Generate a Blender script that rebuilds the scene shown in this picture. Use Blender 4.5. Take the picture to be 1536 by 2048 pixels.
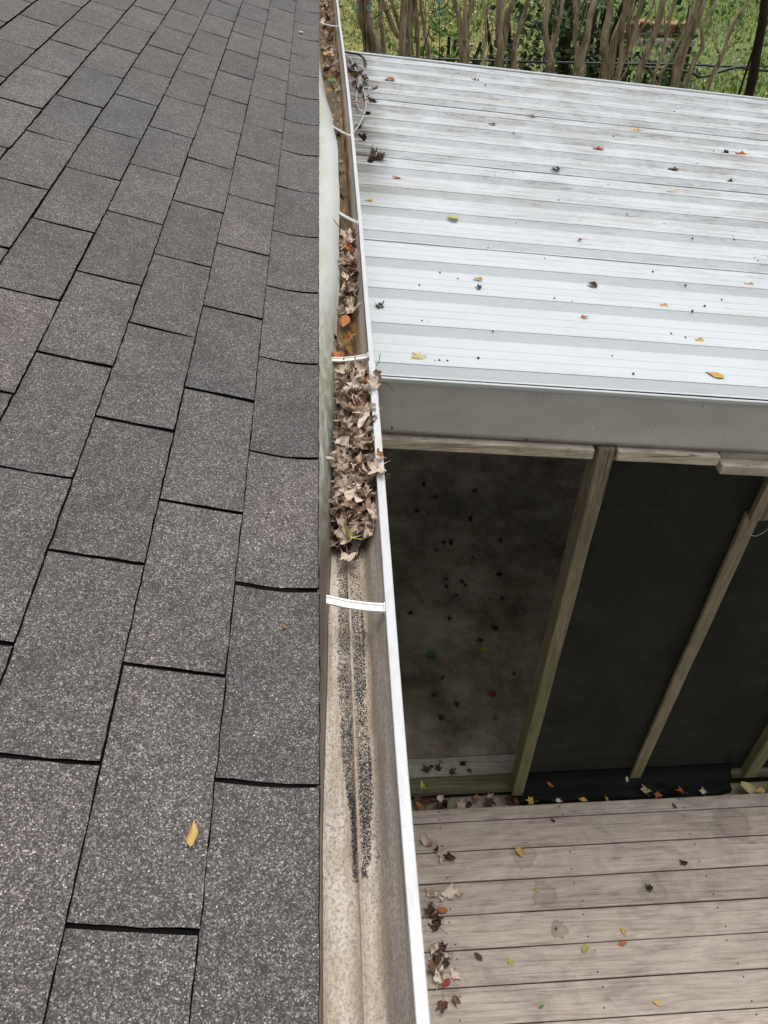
import bpy, bmesh, math, random
from mathutils import Vector, Matrix, noise

random.seed(7)
scene = bpy.context.scene
for o in list(bpy.data.objects):
    bpy.data.objects.remove(o)
C = scene.collection

# ------------------------------------------------------------------ camera
cam_data = bpy.data.cameras.new("camera")
cam = bpy.data.objects.new("camera", cam_data)
C.objects.link(cam)
cam_data.sensor_fit = 'VERTICAL'
cam_data.sensor_height = 24.0
cam_data.lens = 24.0 * 1581.8 / 2048.0
cam_data.clip_start = 0.05
cam_data.clip_end = 2000
AX = ((0.99806245, -0.0298351, 0.05460042), (-0.0603955, -0.67550048, 0.73488195), (0.01495734, -0.7367557, -0.67599357))
cam.matrix_world = Matrix([[AX[0][0], -AX[0][1], -AX[0][2], 0.0],
                           [AX[1][0], -AX[1][1], -AX[1][2], 0.0],
                           [AX[2][0], -AX[2][1], -AX[2][2], 0.945],
                           [0, 0, 0, 1]])
scene.camera = cam

# ------------------------------------------------------------------ sky, sun, exposure
SUN_EL, SUN_AZ = math.radians(77), math.radians(40)      # azimuth from +Y towards +X
world = bpy.data.worlds.new("World")
scene.world = world
world.use_nodes = True
wn, wl = world.node_tree.nodes, world.node_tree.links
bgn = wn["Background"]
sky = wn.new("ShaderNodeTexSky")
sky.sky_type = 'NISHITA'
sky.sun_disc = False
sky.sun_elevation = SUN_EL
sky.sun_rotation = SUN_AZ
sky.dust_density = 6.0
sky.ozone_density = 0.6
hs = wn.new("ShaderNodeHueSaturation")                   # cloud veil: the blue is mostly washed out
hs.inputs['Saturation'].default_value = 0.22
wl.new(sky.outputs[0], hs.inputs['Color'])
wl.new(hs.outputs[0], bgn.inputs[0])
bgn.inputs[1].default_value = 0.15
sd = bpy.data.lights.new("sun", 'SUN')
sd.energy = 1.05
sd.angle = math.radians(35)
sd.color = (1.0, 0.96, 0.9)
sun = bpy.data.objects.new("sun", sd)
C.objects.link(sun)
sdir = Vector((math.cos(SUN_EL) * math.sin(SUN_AZ), math.cos(SUN_EL) * math.cos(SUN_AZ), math.sin(SUN_EL)))
sun.rotation_euler = sdir.to_track_quat('Z', 'Y').to_euler()
scene.view_settings.view_transform = 'Standard'
scene.view_settings.look = 'None'
scene.view_settings.gamma = 1.0
scene.view_settings.use_curve_mapping = False
scene.view_settings.exposure = 0.35

# ------------------------------------------------------------------ helpers
def tag(o, label=None, category=None, group=None, kind=None):
    if label: o['label'] = label
    if category: o["category"] = category
    if group: o['group'] = group
    if kind: o['kind'] = kind
    return o

def empty(name, loc=(0, 0, 0), **k):
    o = bpy.data.objects.new(name, None)
    o.empty_display_size = 0.1
    C.objects.link(o)
    o.location = loc
    return tag(o, **k)

def mesh(name, verts, faces, mats, fm=None, smooth=False):
    me = bpy.data.meshes.new(name)
    me.from_pydata(verts, [], faces)
    for m in (mats if isinstance(mats, (list, tuple)) else [mats]):
        me.materials.append(m)
    if fm: me.polygons.foreach_set('material_index', fm)
    if smooth: me.polygons.foreach_set('use_smooth', [True] * len(me.polygons))
    me.update()
    return me

def link(name, me, parent=None, mat=None, **k):
    o = bpy.data.objects.new(name, me)
    C.objects.link(o)
    if parent is not None:
        o.parent = parent
        if isinstance(parent, bpy.types.Object):
            o.matrix_parent_inverse = Matrix.Identity(4)
    if mat is not None: o.matrix_basis = mat
    return tag(o, **k)

BOXF = [(0, 3, 2, 1), (4, 5, 6, 7), (0, 1, 5, 4), (1, 2, 6, 5), (2, 3, 7, 6), (3, 0, 4, 7)]
def box(name, x0, x1, y0, y1, z0, z1, mat, parent=None, bev=0.003, skew=0.0, lean=0.0, seg=1, wob=0.0, axis=0, **k):
    """Box with its origin at its own centre. skew: dz per metre of x. seg/wob: slices along an axis with a slight wander."""
    c = Vector(((x0 + x1) / 2, (y0 + y1) / 2, (z0 + z1) / 2))
    lo = [x0, y0, z0]; hi = [x1, y1, z1]
    n = max(1, seg)
    a1, a2 = [(1, 2), (2, 0), (0, 1)][axis]
    vs, fs = [], []
    for i in range(n + 1):
        t = i / n
        d1 = (random.random() - .5) * 2 * wob; d2 = (random.random() - .5) * 2 * wob
        for (p, q) in ((0, 0), (1, 0), (1, 1), (0, 1)):
            v = [0, 0, 0]
            v[axis] = lo[axis] + (hi[axis] - lo[axis]) * t
            v[a1] = (hi if p else lo)[a1] + d1
            v[a2] = (hi if q else lo)[a2] + d2
            v[2] -= skew * v[0]
            v[0] += lean * (v[2] - z0)
            vs.append(tuple(Vector(v) - c))
    for i in range(n):
        b = 4 * i
        for j in range(4):
            fs.append((b + j, b + (j + 1) % 4, b + 4 + (j + 1) % 4, b + 4 + j))
    fs.append((3, 2, 1, 0)); b = 4 * n; fs.append((b, b + 1, b + 2, b + 3))
    me = mesh(name, vs, fs, mat)
    o = link(name, me, parent, Matrix.Translation(c), **k)
    if bev:
        m = o.modifiers.new("bevel", 'BEVEL'); m.width = bev; m.segments = 2; m.limit_method = 'ANGLE'
        m.angle_limit = math.radians(50)
    return o

def tube_data(pts, rad, n=8, cap=True):
    """pts: list of Vectors, rad: list of radii"""
    vs, fs = [], []
    N = len(pts)
    up = Vector((0.13, 0.21, 0.97))
    prev = None
    for i, p in enumerate(pts):
        t = (pts[min(i + 1, N - 1)] - pts[max(i - 1, 0)]).normalized()
        if prev is None:
            a = t.cross(up)
            if a.length < 0.1: a = t.cross(Vector((1, 0, 0)))
            a.normalize()
        else:
            a = (prev - t * prev.dot(t)).normalized()
        prev = a
        b = t.cross(a)
        for j in range(n):
            an = 2 * math.pi * j / n
            vs.append(tuple(p + (a * math.cos(an) + b * math.sin(an)) * rad[i]))
    for i in range(N - 1):
        for j in range(n):
            fs.append((i * n + j, i * n + (j + 1) % n, (i + 1) * n + (j + 1) % n, (i + 1) * n + j))
    if cap:
        fs.append(tuple(range(n - 1, -1, -1))); fs.append(tuple((N - 1) * n + j for j in range(n)))
    return vs, fs

def smooth_path(pts, sub=6):
    P = [Vector(p) for p in pts]
    out = []
    for i in range(len(P) - 1):
        p0 = P[max(i - 1, 0)]; p1 = P[i]; p2 = P[i + 1]; p3 = P[min(i + 2, len(P) - 1)]
        for s in range(sub):
            t = s / sub
            out.append(0.5 * ((2 * p1) + (p2 - p0) * t + (2 * p0 - 5 * p1 + 4 * p2 - p3) * t * t + (3 * p1 - p0 - 3 * p2 + p3) * t ** 3))
    out.append(P[-1])
    return out

def tube(name, pts, r, mat, parent=None, n=8, sub=6, **k):
    P = smooth_path(pts, sub)
    vs, fs = tube_data(P, [r] * len(P), n)
    return link(name, mesh(name, vs, fs, mat, smooth=True), parent, **k)

# ------------------------------------------------------------------ materials
class NT:
    def __init__(s, name):
        s.m = bpy.data.materials.new(name); s.m.use_nodes = True
        s.t = s.m.node_tree; s.n = s.t.nodes; s.l = s.t.links
        s.b = s.n["Principled BSDF"]
        s.out = s.n["Material Output"]
    def new(s, kind, **kw):
        nd = s.n.new("ShaderNode" + kind)
        for k, v in kw.items(): setattr(nd, k, v)
        return nd
    def put(s, sock, v):
        if isinstance(v, bpy.types.NodeSocket): s.l.new(v, sock)
        else: sock.default_value = v
    def coord(s, kind='pos', scale=(1, 1, 1), rnd=False):
        if kind == 'pos': c = s.new('NewGeometry').outputs['Position']
        else: c = s.new('TexCoord').outputs['Object']
        mp = s.new('Mapping'); mp.inputs['Scale'].default_value = scale
        s.l.new(c, mp.inputs['Vector'])
        if rnd:
            r = s.new('ObjectInfo').outputs['Random']
            ml = s.new('Math', operation='MULTIPLY'); s.l.new(r, ml.inputs[0]); ml.inputs[1].default_value = 37.0
            cx = s.new('CombineXYZ')
            for i in range(3): s.l.new(ml.outputs[0], cx.inputs[i])
            s.l.new(cx.outputs[0], mp.inputs['Location'])
        return mp.outputs[0]
    def noise(s, vec, scale, detail=4, rough=.6, dist=0.0):
        nd = s.new('TexNoise'); nd.inputs['Scale'].default_value = scale; nd.inputs['Detail'].default_value = detail
        nd.inputs['Roughness'].default_value = rough; nd.inputs['Distortion'].default_value = dist
        s.l.new(vec, nd.inputs['Vector']); return nd.outputs['Fac']
    def voro(s, vec, scale, out='Color', feature='F1'):
        nd = s.new('TexVoronoi', feature=feature); nd.inputs['Scale'].default_value = scale
        s.l.new(vec, nd.inputs['Vector']); return nd.outputs[out]
    def ramp(s, fac, stops, interp='LINEAR'):
        nd = s.new('ValToRGB'); cr = nd.color_ramp; cr.interpolation = interp
        while len(cr.elements) > 1: cr.elements.remove(cr.elements[-1])
        for i, (p, c) in enumerate(stops):
            e = cr.elements[0] if i == 0 else cr.elements.new(p)
            e.position = p
            e.color = (c, c, c, 1) if isinstance(c, (int, float)) else (*c, 1)
        s.l.new(fac, nd.inputs[0]); return nd.outputs[0]
    def mix(s, f, a, b, mode='MIX'):
        nd = s.new('Mix', data_type='RGBA', blend_type=mode)
        s.put(nd.inputs[0], f)
        for sock, v in ((nd.inputs[6], a), (nd.inputs[7], b)):
            if isinstance(v, (tuple, list)): sock.default_value = (*v[:3], 1)
            else: s.l.new(v, sock)
        return nd.outputs[2]
    def math(s, op, a, b=0.0, clamp=False):
        nd = s.new('Math', operation=op, use_clamp=clamp); s.put(nd.inputs[0], a); s.put(nd.inputs[1], b); return nd.outputs[0]
    def sep(s, vec):
        nd = s.new('SeparateXYZ'); s.l.new(vec, nd.inputs[0]); return nd.outputs
    def rnd(s): return s.new('ObjectInfo').outputs['Random']
    def bump(s, h, strength=.5, dist=.002):
        nd = s.new('Bump'); nd.inputs['Strength'].default_value = strength; nd.inputs['Distance'].default_value = dist
        s.l.new(h, nd.inputs['Height']); s.l.new(nd.outputs[0], s.b.inputs['Normal']); return nd
    def fin(s, col, rough=.7, metal=0.0, spec=None):
        s.put(s.b.inputs['Base Color'], col if isinstance(col, bpy.types.NodeSocket) else (*col, 1))
        s.put(s.b.inputs['Roughness'], rough); s.b.inputs['Metallic'].default_value = metal
        if spec is not None: s.b.inputs['Specular IOR Level'].default_value = spec
        return s.m

def mat_shingle():
    s = NT('shingle_granules')
    p = s.coord('pos')
    v = s.voro(p, 640)                                        # one colour for each mineral granule
    g = s.sep(v)[0]
    col = s.ramp(g, [(0, (.012, .0115, .0115)), (.3, (.030, .029, .029)), (.55, (.056, .054, .0535)), (.78, (.105, .101, .100)), (.92, (.17, .165, .163)), (1, (.29, .283, .28))])
    c2 = s.sep(s.voro(p, 400))[1]; d2 = s.voro(p, 400, 'Distance')   # sparse bright chips
    col = s.mix(s.math('MULTIPLY', s.ramp(c2, [(.972, 0), (.985, .9)]), s.ramp(d2, [(.30, 1), (.45, 0)])), col, (.50, .495, .48))
    grit = s.noise(p, 150, 3, .75)
    col = s.mix(1.0, col, s.ramp(grit, [(.32, .62), (.5, 1.0), (.68, 1.45)]), 'MULTIPLY')
    grit2 = s.noise(p, 48, 3, .7)
    col = s.mix(1.0, col, s.ramp(grit2, [(.32, .80), (.5, 1.0), (.68, 1.22)]), 'MULTIPLY')
    big = s.noise(p, 6.5, 6, .7, .5)
    col = s.mix(1.0, col, s.ramp(big, [(.3, .70), (.5, .97), (.72, 1.25)]), 'MULTIPLY')
    warm = s.noise(s.coord('pos', (1, 1, 1)), 1.7, 3)
    col = s.mix(1.0, col, s.ramp(warm, [(.35, (1.02, 1.0, .985)), (.65, (1.13, 1.01, .96))]), 'MULTIPLY')
    col = s.mix(1.0, col, s.ramp(s.rnd(), [(0, (.80, .80, .805)), (.35, (.95, .945, .94)), (.7, (1.0, .985, .975)), (1, (1.14, 1.10, 1.08))]), 'MULTIPLY')
    sc = s.noise(s.coord('pos', (1, 3, 1)), 9, 6, .8, 1.0)     # pale scuffs
    col = s.mix(s.ramp(sc, [(.66, 0), (.78, .45)]), col, (.25, .247, .24))
    s.bump(s.math('ADD', g, s.math('MULTIPLY', grit, 1.6)), .8, .0018)
    return s.fin(col, .72, spec=.6)

def mat_flat(name, col, rough=.7, metal=0.0, spec=None, var=.15, sc=20):
    s = NT(name); p = s.coord('obj', rnd=True)
    n = s.noise(p, sc, 5)
    c = s.mix(1.0, col, s.ramp(n, [(.3, 1 - var), (.7, 1 + var)]), 'MULTIPLY')
    s.bump(n, .2, .002)
    return s.fin(c, rough, metal, spec)

def mat_gutter():
    s = NT('gutter_inside_dirty')
    p = s.coord('pos')
    x, y, z = s.sep(p)
    st = s.noise(s.coord('pos', (60, 4, 60)), 1.0, 6, .7)
    fine = s.noise(s.coord('pos', (1, .7, 1)), 260, 3, .8)
    mid = s.noise(s.coord('pos', (1, .45, 1)), 28, 6, .7)
    col = s.ramp(mid, [(.25, (.29, .245, .20)), (.5, (.47, .42, .37)), (.75, (.58, .535, .49))])
    col = s.mix(s.ramp(fine, [(.47, 0), (.62, .8)]), col, (.19, .15, .118))
    col = s.mix(s.ramp(st, [(.46, 0), (.68, .65)]), col, (.22, .175, .135))
    col = s.mix(s.math('MULTIPLY', s.math('MULTIPLY', s.math('SUBTRACT', .012, s.math('ABSOLUTE', s.math('SUBTRACT', x, .047))), 110.0, True), s.ramp(s.noise(s.coord('pos', (1, .35, 1)), 13, 5, .7), [(.40, 0), (.64, .5)])), col, (.20, .175, .16))
    # silt line along the floor, ochre scum where water stood, dark wet silt farther along the run
    fl = s.ramp(s.math('ADD', z, s.math('MULTIPLY', mid, .02)), [(0, 1), (1, 0)])
    low = s.math('MULTIPLY', s.math('SUBTRACT', -.062, z), 60.0, True)
    col = s.mix(s.math('MULTIPLY', low, s.ramp(s.noise(p, 11, 4), [(.42, 0), (.65, .40)])), col, (.33, .26, .155))
    rst = s.noise(s.coord('pos', (26, 2.2, 26)), 1.4, 6, .7, .5)
    col = s.mix(s.math('MULTIPLY', s.math('MULTIPLY', s.math('SUBTRACT', -.055, z), 60.0, True), s.ramp(rst, [(.48, 0), (.66, .65)])), col, (.20, .13, .075))
    far = s.math('MULTIPLY', s.math('SUBTRACT', y, 1.58), 4.0, True)
    wet = s.math('MULTIPLY', far, s.math('MULTIPLY', s.math('SUBTRACT', s.math('ADD', -.040, s.math('MULTIPLY', s.math('SUBTRACT', mid, .5), .05)), z), 70.0, True))
    col = s.mix(wet, col, s.ramp(s.noise(s.coord('pos', (8, 2, 8)), 4, 5), [(.3, (.06, .034, .012)), (.55, (.20, .115, .028)), (.75, (.36, .23, .06))]))
    speck = s.voro(p, 420, 'Distance')
    sp2 = s.sep(s.voro(p, 420))[0]
    col = s.mix(s.math('MULTIPLY', s.ramp(speck, [(.22, 1), (.34, 0)]), s.ramp(sp2, [(.80, 0), (.84, .8)])), col, (.05, .04, .035))
    s.bump(s.math('ADD', mid, s.math('MULTIPLY', fine, .4)), .35, .0015)
    return s.fin(col, .62, spec=.35)

def mat_white(name, base=(.78, .79, .78), dirt=(.42, .37, .30), amt=.5, sc=22, stretch=(1, .25, 1), rough=.42):
    s = NT(name)
    n = s.noise(s.coord('pos', stretch), sc, 7, .75)
    f = s.noise(s.coord('pos'), 240, 3, .8)
    col = s.mix(s.ramp(n, [(.48, 0), (.75, amt)]), base, dirt)
    col = s.mix(s.ramp(f, [(.60, 0), (.70, amt * .9)]), col, dirt)
    s.bump(n, .12, .002)
    return s.fin(col, rough)

def mat_flashing():
    s = NT('flashing_mossy')
    p = s.coord('pos'); x, y, z = s.sep(p)
    n = s.noise(s.coord('pos', (1.5, .5, 1.5)), 9, 5, .6, .4)
    n2 = s.noise(s.coord('pos', (2, 1, 2)), 38, 6, .7, 1.2)
    col = s.mix(s.ramp(n2, [(.45, 0), (.75, .35)]), (.43, .44, .43), (.28, .285, .25))
    # thin algae along the shingle side, smeared grime on the steep near stretch
    near_edge = s.math('MULTIPLY', s.math('SUBTRACT', s.math('ADD', -.014, s.math('MULTIPLY', n, .02)), x), 55.0, True)
    col = s.mix(s.math('MULTIPLY', near_edge, s.ramp(n, [(.38, .05), (.64, .60)])), col, (.30, .31, .19))
    sm = s.new('Mapping'); sm.inputs['Rotation'].default_value = (0, 0, .6); sm.inputs['Scale'].default_value = (5, 1.2, 5)
    s.l.new(p, sm.inputs['Vector'])
    smear = s.noise(sm.outputs[0], 17, 6, .7, .8)
    mid = s.math('MULTIPLY', s.math('SUBTRACT', 2.0, y), 2.2, True)
    col = s.mix(s.math('MULTIPLY', mid, s.ramp(smear, [(.36, .12), (.54, .85)])), col, (.15, .15, .105))
    nr = s.math('MULTIPLY', s.math('SUBTRACT', 1.22, y), 3.2, True)
    col = s.mix(s.math('MULTIPLY', nr, s.ramp(smear, [(.3, .85), (.7, 1.0)])), col, (.075, .058, .046))
    s.bump(n, .1, .002)
    return s.fin(col, .38)

def mat_metal_roof():
    s = NT('white_metal_roof')
    p = s.coord('pos'); x, y, z = s.sep(p)
    a = s.noise(s.coord('pos', (1.6, 26, 1)), 1.5, 8, .72)
    b = s.noise(s.coord('pos', (6, 75, 1)), 2.0, 8, .82, .6)
    c = s.noise(s.coord('pos', (1.3, 2.2, 1)), 2.1, 6, .68, .6)
    grow = s.math('ADD', s.math('MULTIPLY', s.math('SUBTRACT', y, 2.15), .26, True), s.math('MULTIPLY', s.math('SUBTRACT', x, .9), .10))
    grow = s.math('MAXIMUM', grow, .07)
    dirt = s.math('MULTIPLY', s.ramp(a, [(.36, 0), (.62, 1)]), s.ramp(c, [(.40, .05), (.60, 1)]))
    dirt = s.math('MULTIPLY', dirt, s.math('MULTIPLY', grow, 2.0, True))
    col = s.mix(s.math('MULTIPLY', dirt, .68), (.440, .474, .496), (.235, .218, .200))
    fl = s.math('MULTIPLY', s.ramp(b, [(.51, 0), (.58, 1)]), s.math('MULTIPLY', grow, 2.2, True))
    col = s.mix(s.math('MULTIPLY', s.math('MULTIPLY', fl, s.ramp(c, [(.36, .25), (.58, 1)])), .70), col, (.16, .14, .118))
    och = s.math('MULTIPLY', s.ramp(s.noise(s.coord('pos', (.7, 9, 1)), 1.3, 5, .6), [(.58, 0), (.70, .45)]), s.math('MULTIPLY', grow, 2.5, True))
    col = s.mix(och, col, (.33, .28, .18))
    fl2 = s.noise(s.coord('pos', (1.0, 3.0, 1)), 34, 5, .85)                    # fine flecks everywhere
    col = s.mix(s.ramp(fl2, [(.60, 0), (.72, .35)]), col, (.25, .24, .22))
    # grime collects against the gutter
    edge = s.math('MULTIPLY', s.math('SUBTRACT', .30, x), 7.0, True)
    col = s.mix(s.math('MULTIPLY', s.math('MULTIPLY', edge, s.math('MULTIPLY', s.math('SUBTRACT', y, 2.9), 1.2, True)), s.ramp(a, [(.33, .25), (.55, .95)])), col, (.10, .082, .062))
    s.bump(s.math('ADD', a, c), .06, .004)
    return s.fin(col, .65, spec=.22)

def mat_fascia():
    s = NT('grey_fascia_metal')
    n = s.noise(s.coord('pos', (1.2, 1, 2.5)), 3.2, 5, .6)
    col = s.ramp(n, [(.3, (.37, .345, .375)), (.7, (.48, .452, .482))])
    f = s.noise(s.coord('pos', (1, 1, .25)), 26, 6, .8)
    col = s.mix(s.ramp(f, [(.58, 0), (.76, .45)]), col, (.24, .23, .22))
    g = s.noise(s.coord('pos'), 110, 4, .8)
    col = s.mix(s.ramp(g, [(.66, 0), (.76, .4)]), col, (.20, .19, .18))
    s.bump(s.noise(s.coord('pos', (1, 1, 1.5)), 4, 3), .5, .012)
    return s.fin(col, .32, metal=.12, spec=.55)

def mat_wood(name, dark, mid, light, axis, green=0.0, sc=1.0, rough=.8, stains=None, grain=.65, cracks=.75):
    s = NT(name)
    st = [14, 14, 14]; st[axis] = .9
    v = s.coord('obj', tuple(st), rnd=True)
    g = s.noise(v, 5.0 * sc, 8, .72, .6)
    fi = [60, 60, 60]; fi[axis] = 2.0
    h = s.noise(s.coord('obj', tuple(fi), rnd=True), 5.0, 5, .75)
    col = s.ramp(g, [(.28, dark), (.5, mid), (.74, light)])
    col = s.mix(s.ramp(h, [(.50, 0), (.68, grain)]), col, dark)
    ck = [95, 95, 95]; ck[axis] = .8
    crack = s.noise(s.coord('obj', tuple(ck), rnd=True), 1.6, 4, .6, .3)
    col = s.mix(s.ramp(crack, [(.61, 0), (.66, cracks)]), col, (.035, .026, .018))
    kn = [9, 9, 9]; kn[axis] = 3.2
    kd = s.voro(s.coord('obj', tuple(kn), rnd=True), 1.0, 'Distance')
    col = s.mix(s.ramp(kd, [(.05, cracks), (.12, 0)]), col, (.05, .034, .022))
    blot = s.noise(s.coord('pos', (1, 1.5, 1)), 3.6, 7, .72, 1.2)
    col = s.mix(1.0, col, s.ramp(blot, [(.3, .70), (.5, 1.0), (.7, 1.15)]), 'MULTIPLY')
    col = s.mix(1.0, col, s.ramp(s.rnd(), [(0, (.90, .90, .90)), (.5, (1.0, .985, .97)), (1, (1.1, 1.08, 1.07))]), 'MULTIPLY')
    if green:
        z = s.sep(s.coord('pos'))[2]
        lowz = s.math('MULTIPLY', s.math('SUBTRACT', -.55, z), .55, True)
        col = s.mix(s.math('MULTIPLY', s.math('MULTIPLY', lowz, green), s.ramp(s.noise(s.coord('pos', (2, 2, .6)), 7, 5, .7), [(.35, .1), (.6, 1)])), col, (.115, .13, .035))
    if stains:
        wob = s.math('MULTIPLY', s.math('SUBTRACT', s.noise(s.coord('pos'), 22, 3), .5), .09)
        x, y, z = s.sep(s.coord('pos'))
        for (sx, sy, r, a) in stains:
            dx = s.math('SUBTRACT', x, sx); dy = s.math('SUBTRACT', y, sy)
            d = s.math('ADD', s.math('SQRT', s.math('ADD', s.math('MULTIPLY', dx, dx), s.math('MULTIPLY', dy, dy))), wob)
            d = s.math('DIVIDE', d, r)
            col = s.mix(s.ramp(d, [(0, a * .7), (.6, a * .75), (.85, a * 1.1), (1.0, 0)]), col, (.10, .075, .055))
    s.bump(s.math('ADD', g, s.math('MULTIPLY', h, .6)), .45, .0025)
    return s.fin(col, rough, spec=.25)

def mat_screen():
    s = NT('black_screen_mesh')
    n = s.noise(s.coord('pos'), 3.0, 6, .65)
    n2 = s.noise(s.coord('pos', (1, 1, .4)), 30, 5, .8)
    col = s.ramp(n, [(.38, (.004, .0048, .0045)), (.55, (.012, .0125, .010)), (.72, (.024, .025, .019))])
    col = s.mix(s.ramp(n2, [(.62, 0), (.78, .45)]), col, (.06, .062, .052))
    s.bump(s.noise(s.coord('pos', (1, 1, .5)), 5, 5, .6, 1.5), .8, .02)
    m = s.fin(col, .75, spec=.25)
    tr = s.new('BsdfTransparent'); mx = s.new('MixShader'); mx.inputs[0].default_value = .83
    s.l.new(tr.outputs[0], mx.inputs[1]); s.l.new(s.b.outputs[0], mx.inputs[2]); s.l.new(mx.outputs[0], s.out.inputs[0])
    return m

def mat_concrete():
    s = NT('porch_floor_concrete')
    p = s.coord('pos')
    n = s.noise(p, 3.2, 8, .76, .15); f = s.noise(p, 45, 5, .8)
    col = s.ramp(n, [(.34, (.10, .078, .052)), (.48, (.23, .19, .145)), (.64, (.40, .355, .29))])
    col = s.mix(s.ramp(f, [(.55, 0), (.75, .5)]), col, (.10, .085, .06))
    col = s.mix(s.ramp(s.noise(p, 1.3, 4), [(.5, 0), (.68, .45)]), col, (.11, .12, .055))
    s.bump(f, .2, .003)
    return s.fin(col, .75)

def mat_leaf(name, stops, vein=(.8, .7, .5), rough=.6, trans=0.12):
    s = NT(name)
    col = s.ramp(s.rnd(), stops)
    o = s.coord('obj')
    n = s.noise(o, 55, 5, .7)
    col = s.mix(1.0, col, s.ramp(n, [(.3, .62), (.55, 1.0), (.75, 1.22)]), 'MULTIPLY')
    sp = s.noise(o, 160, 3, .8)
    col = s.mix(s.ramp(sp, [(.64, 0), (.72, .6)]), col, (.09, .05, .028))
    s.bump(n, .3, .002)
    m = s.fin(col, rough, spec=.3)
    tr = s.new('BsdfTranslucent'); s.l.new(col, tr.inputs[0])
    mx = s.new('MixShader'); mx.inputs[0].default_value = trans
    s.l.new(s.b.outputs[0], mx.inputs[1]); s.l.new(tr.outputs[0], mx.inputs[2]); s.l.new(mx.outputs[0], s.out.inputs[0])
    return m

def mat_foliage(name, stops, sc=9):
    s = NT(name)
    r = s.new('NewGeometry').outputs['Random Per Island']
    col = s.ramp(r, stops)
    n = s.noise(s.coord('pos'), sc, 4)
    col = s.mix(1.0, col, s.ramp(n, [(.3, .6), (.7, 1.35)]), 'MULTIPLY')
    m = s.fin(col, .5, spec=.4)
    tr = s.new('BsdfTranslucent'); s.l.new(col, tr.inputs[0])
    mx = s.new('MixShader'); mx.inputs[0].default_value = .3
    s.l.new(s.b.outputs[0], mx.inputs[1]); s.l.new(tr.outputs[0], mx.inputs[2]); s.l.new(mx.outputs[0], s.out.inputs[0])
    return m

def mat_ground():
    s = NT('lawn_soil')
    p = s.coord('pos')
    n = s.noise(p, 1.1, 6, .7); f = s.noise(p, 14, 5, .8)
    col = s.ramp(n, [(.3, (.05, .085, .016)), (.55, (.10, .135, .026)), (.75, (.17, .17, .05))])
    col = s.mix(1.0, col, s.ramp(f, [(.3, .6), (.7, 1.4)]), 'MULTIPLY')
    x = s.sep(p)[0]
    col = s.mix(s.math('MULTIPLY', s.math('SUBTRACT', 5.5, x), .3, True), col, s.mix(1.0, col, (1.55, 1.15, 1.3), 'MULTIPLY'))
    return s.fin(col, .9)

def mat_bark(name, stops, sc=1.0):
    s = NT(name)
    v = s.coord('obj', (7, 7, 1.3), rnd=True)
    n = s.noise(v, 3.5 * sc, 7, .7, .8)
    col = s.ramp(n, stops)
    f = s.noise(s.coord('obj', (3, 3, 1)), 30, 5, .8)
    col = s.mix(1.0, col, s.ramp(f, [(.3, .75), (.7, 1.2)]), 'MULTIPLY')
    s.bump(n, .5, .008)
    return s.fin(col, .85, spec=.2)

def mat_water():
    s = NT('murky_gutter_water')
    p = s.coord('pos')
    n = s.noise(s.coord('pos', (6, 1.6, 1)), 5, 6, .7, 1.0)
    col = s.ramp(n, [(.32, (.014, .009, .004)), (.50, (.07, .04, .010)), (.68, (.22, .13, .03))])
    s.bump(s.noise(p, 40, 3), .08, .002)
    return s.fin(col, .22, spec=.12)

M = {}
M['shingle'] = mat_shingle()
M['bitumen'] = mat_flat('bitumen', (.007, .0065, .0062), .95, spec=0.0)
M['gutter'] = mat_gutter()
M['rim'] = mat_white('gutter_rim_white', (.47, .48, .49), (.31, .30, .285), .6, 60)
M['strap'] = mat_white('strap_white', (.72, .72, .68), (.45, .41, .33), .6, 40)
M['outer'] = mat_white('gutter_outer_white', (.75, .75, .74), (.5, .47, .42), .3)
M['flash'] = mat_flashing()
M['roofmetal'] = mat_metal_roof()
M['fascia'] = mat_fascia()
M['deck'] = mat_wood('deck_board_wood', (.20, .16, .13), (.365, .315, .272), (.475, .425, .38), 0, rough=.75, grain=.35, cracks=.35,
                     stains=[(.81, 1.60, .062, .30), (.865, 1.425, .060, .32), (.905, 1.272, .036, .5), (1.375, 1.415, .068, .26), (1.86, 1.70, .09, .32), (1.0, 1.17, .04, .2)])
M['rail'] = mat_wood('weathered_rail_wood', (.20, .165, .13), (.50, .435, .36), (.66, .60, .52), 0)
M['post'] = mat_wood('weathered_post_wood', (.055, .042, .030), (.21, .17, .13), (.33, .28, .228), 2, green=.85)
M['sill'] = mat_wood('green_sill_wood', (.045, .042, .022), (.13, .115, .068), (.25, .215, .145), 0)
M['screen'] = mat_screen()
M['flap'] = mat_flat('black_plastic', (.006, .007, .007), .7, spec=.10, var=.5, sc=9)
M['concrete'] = mat_concrete()
M['floorstrip'] = mat_wood('painted_threshold', (.22, .21, .18), (.36, .345, .30), (.46, .44, .39), 0)
M['wall'] = mat_white('house_siding', (.62, .60, .55), (.4, .38, .33), .4, 5)
M['trim'] = mat_white('drip_trim_white', (.40, .425, .44), (.28, .28, .265), .25, 30, (.2, 1, 1))
M['ground'] = mat_ground()
M['bark'] = mat_bark('smooth_tan_bark', [(.36, (.14, .103, .062)), (.47, (.33, .25, .155)), (.56, (.48, .385, .25)), (.66, (.66, .55, .40))])
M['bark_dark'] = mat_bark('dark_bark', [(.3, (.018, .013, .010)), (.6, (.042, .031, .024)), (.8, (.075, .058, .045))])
M['grass'] = mat_foliage('grass_blades', [(0, (.05, .10, .012)), (.5, (.12, .20, .025)), (.85, (.22, .28, .05)), (1, (.36, .36, .09))], 1.2)
M['bush'] = mat_foliage('shrub_leaves', [(0, (.010, .028, .009)), (.5, (.028, .066, .017)), (.82, (.06, .11, .03)), (1, (.22, .25, .10))])
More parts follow.
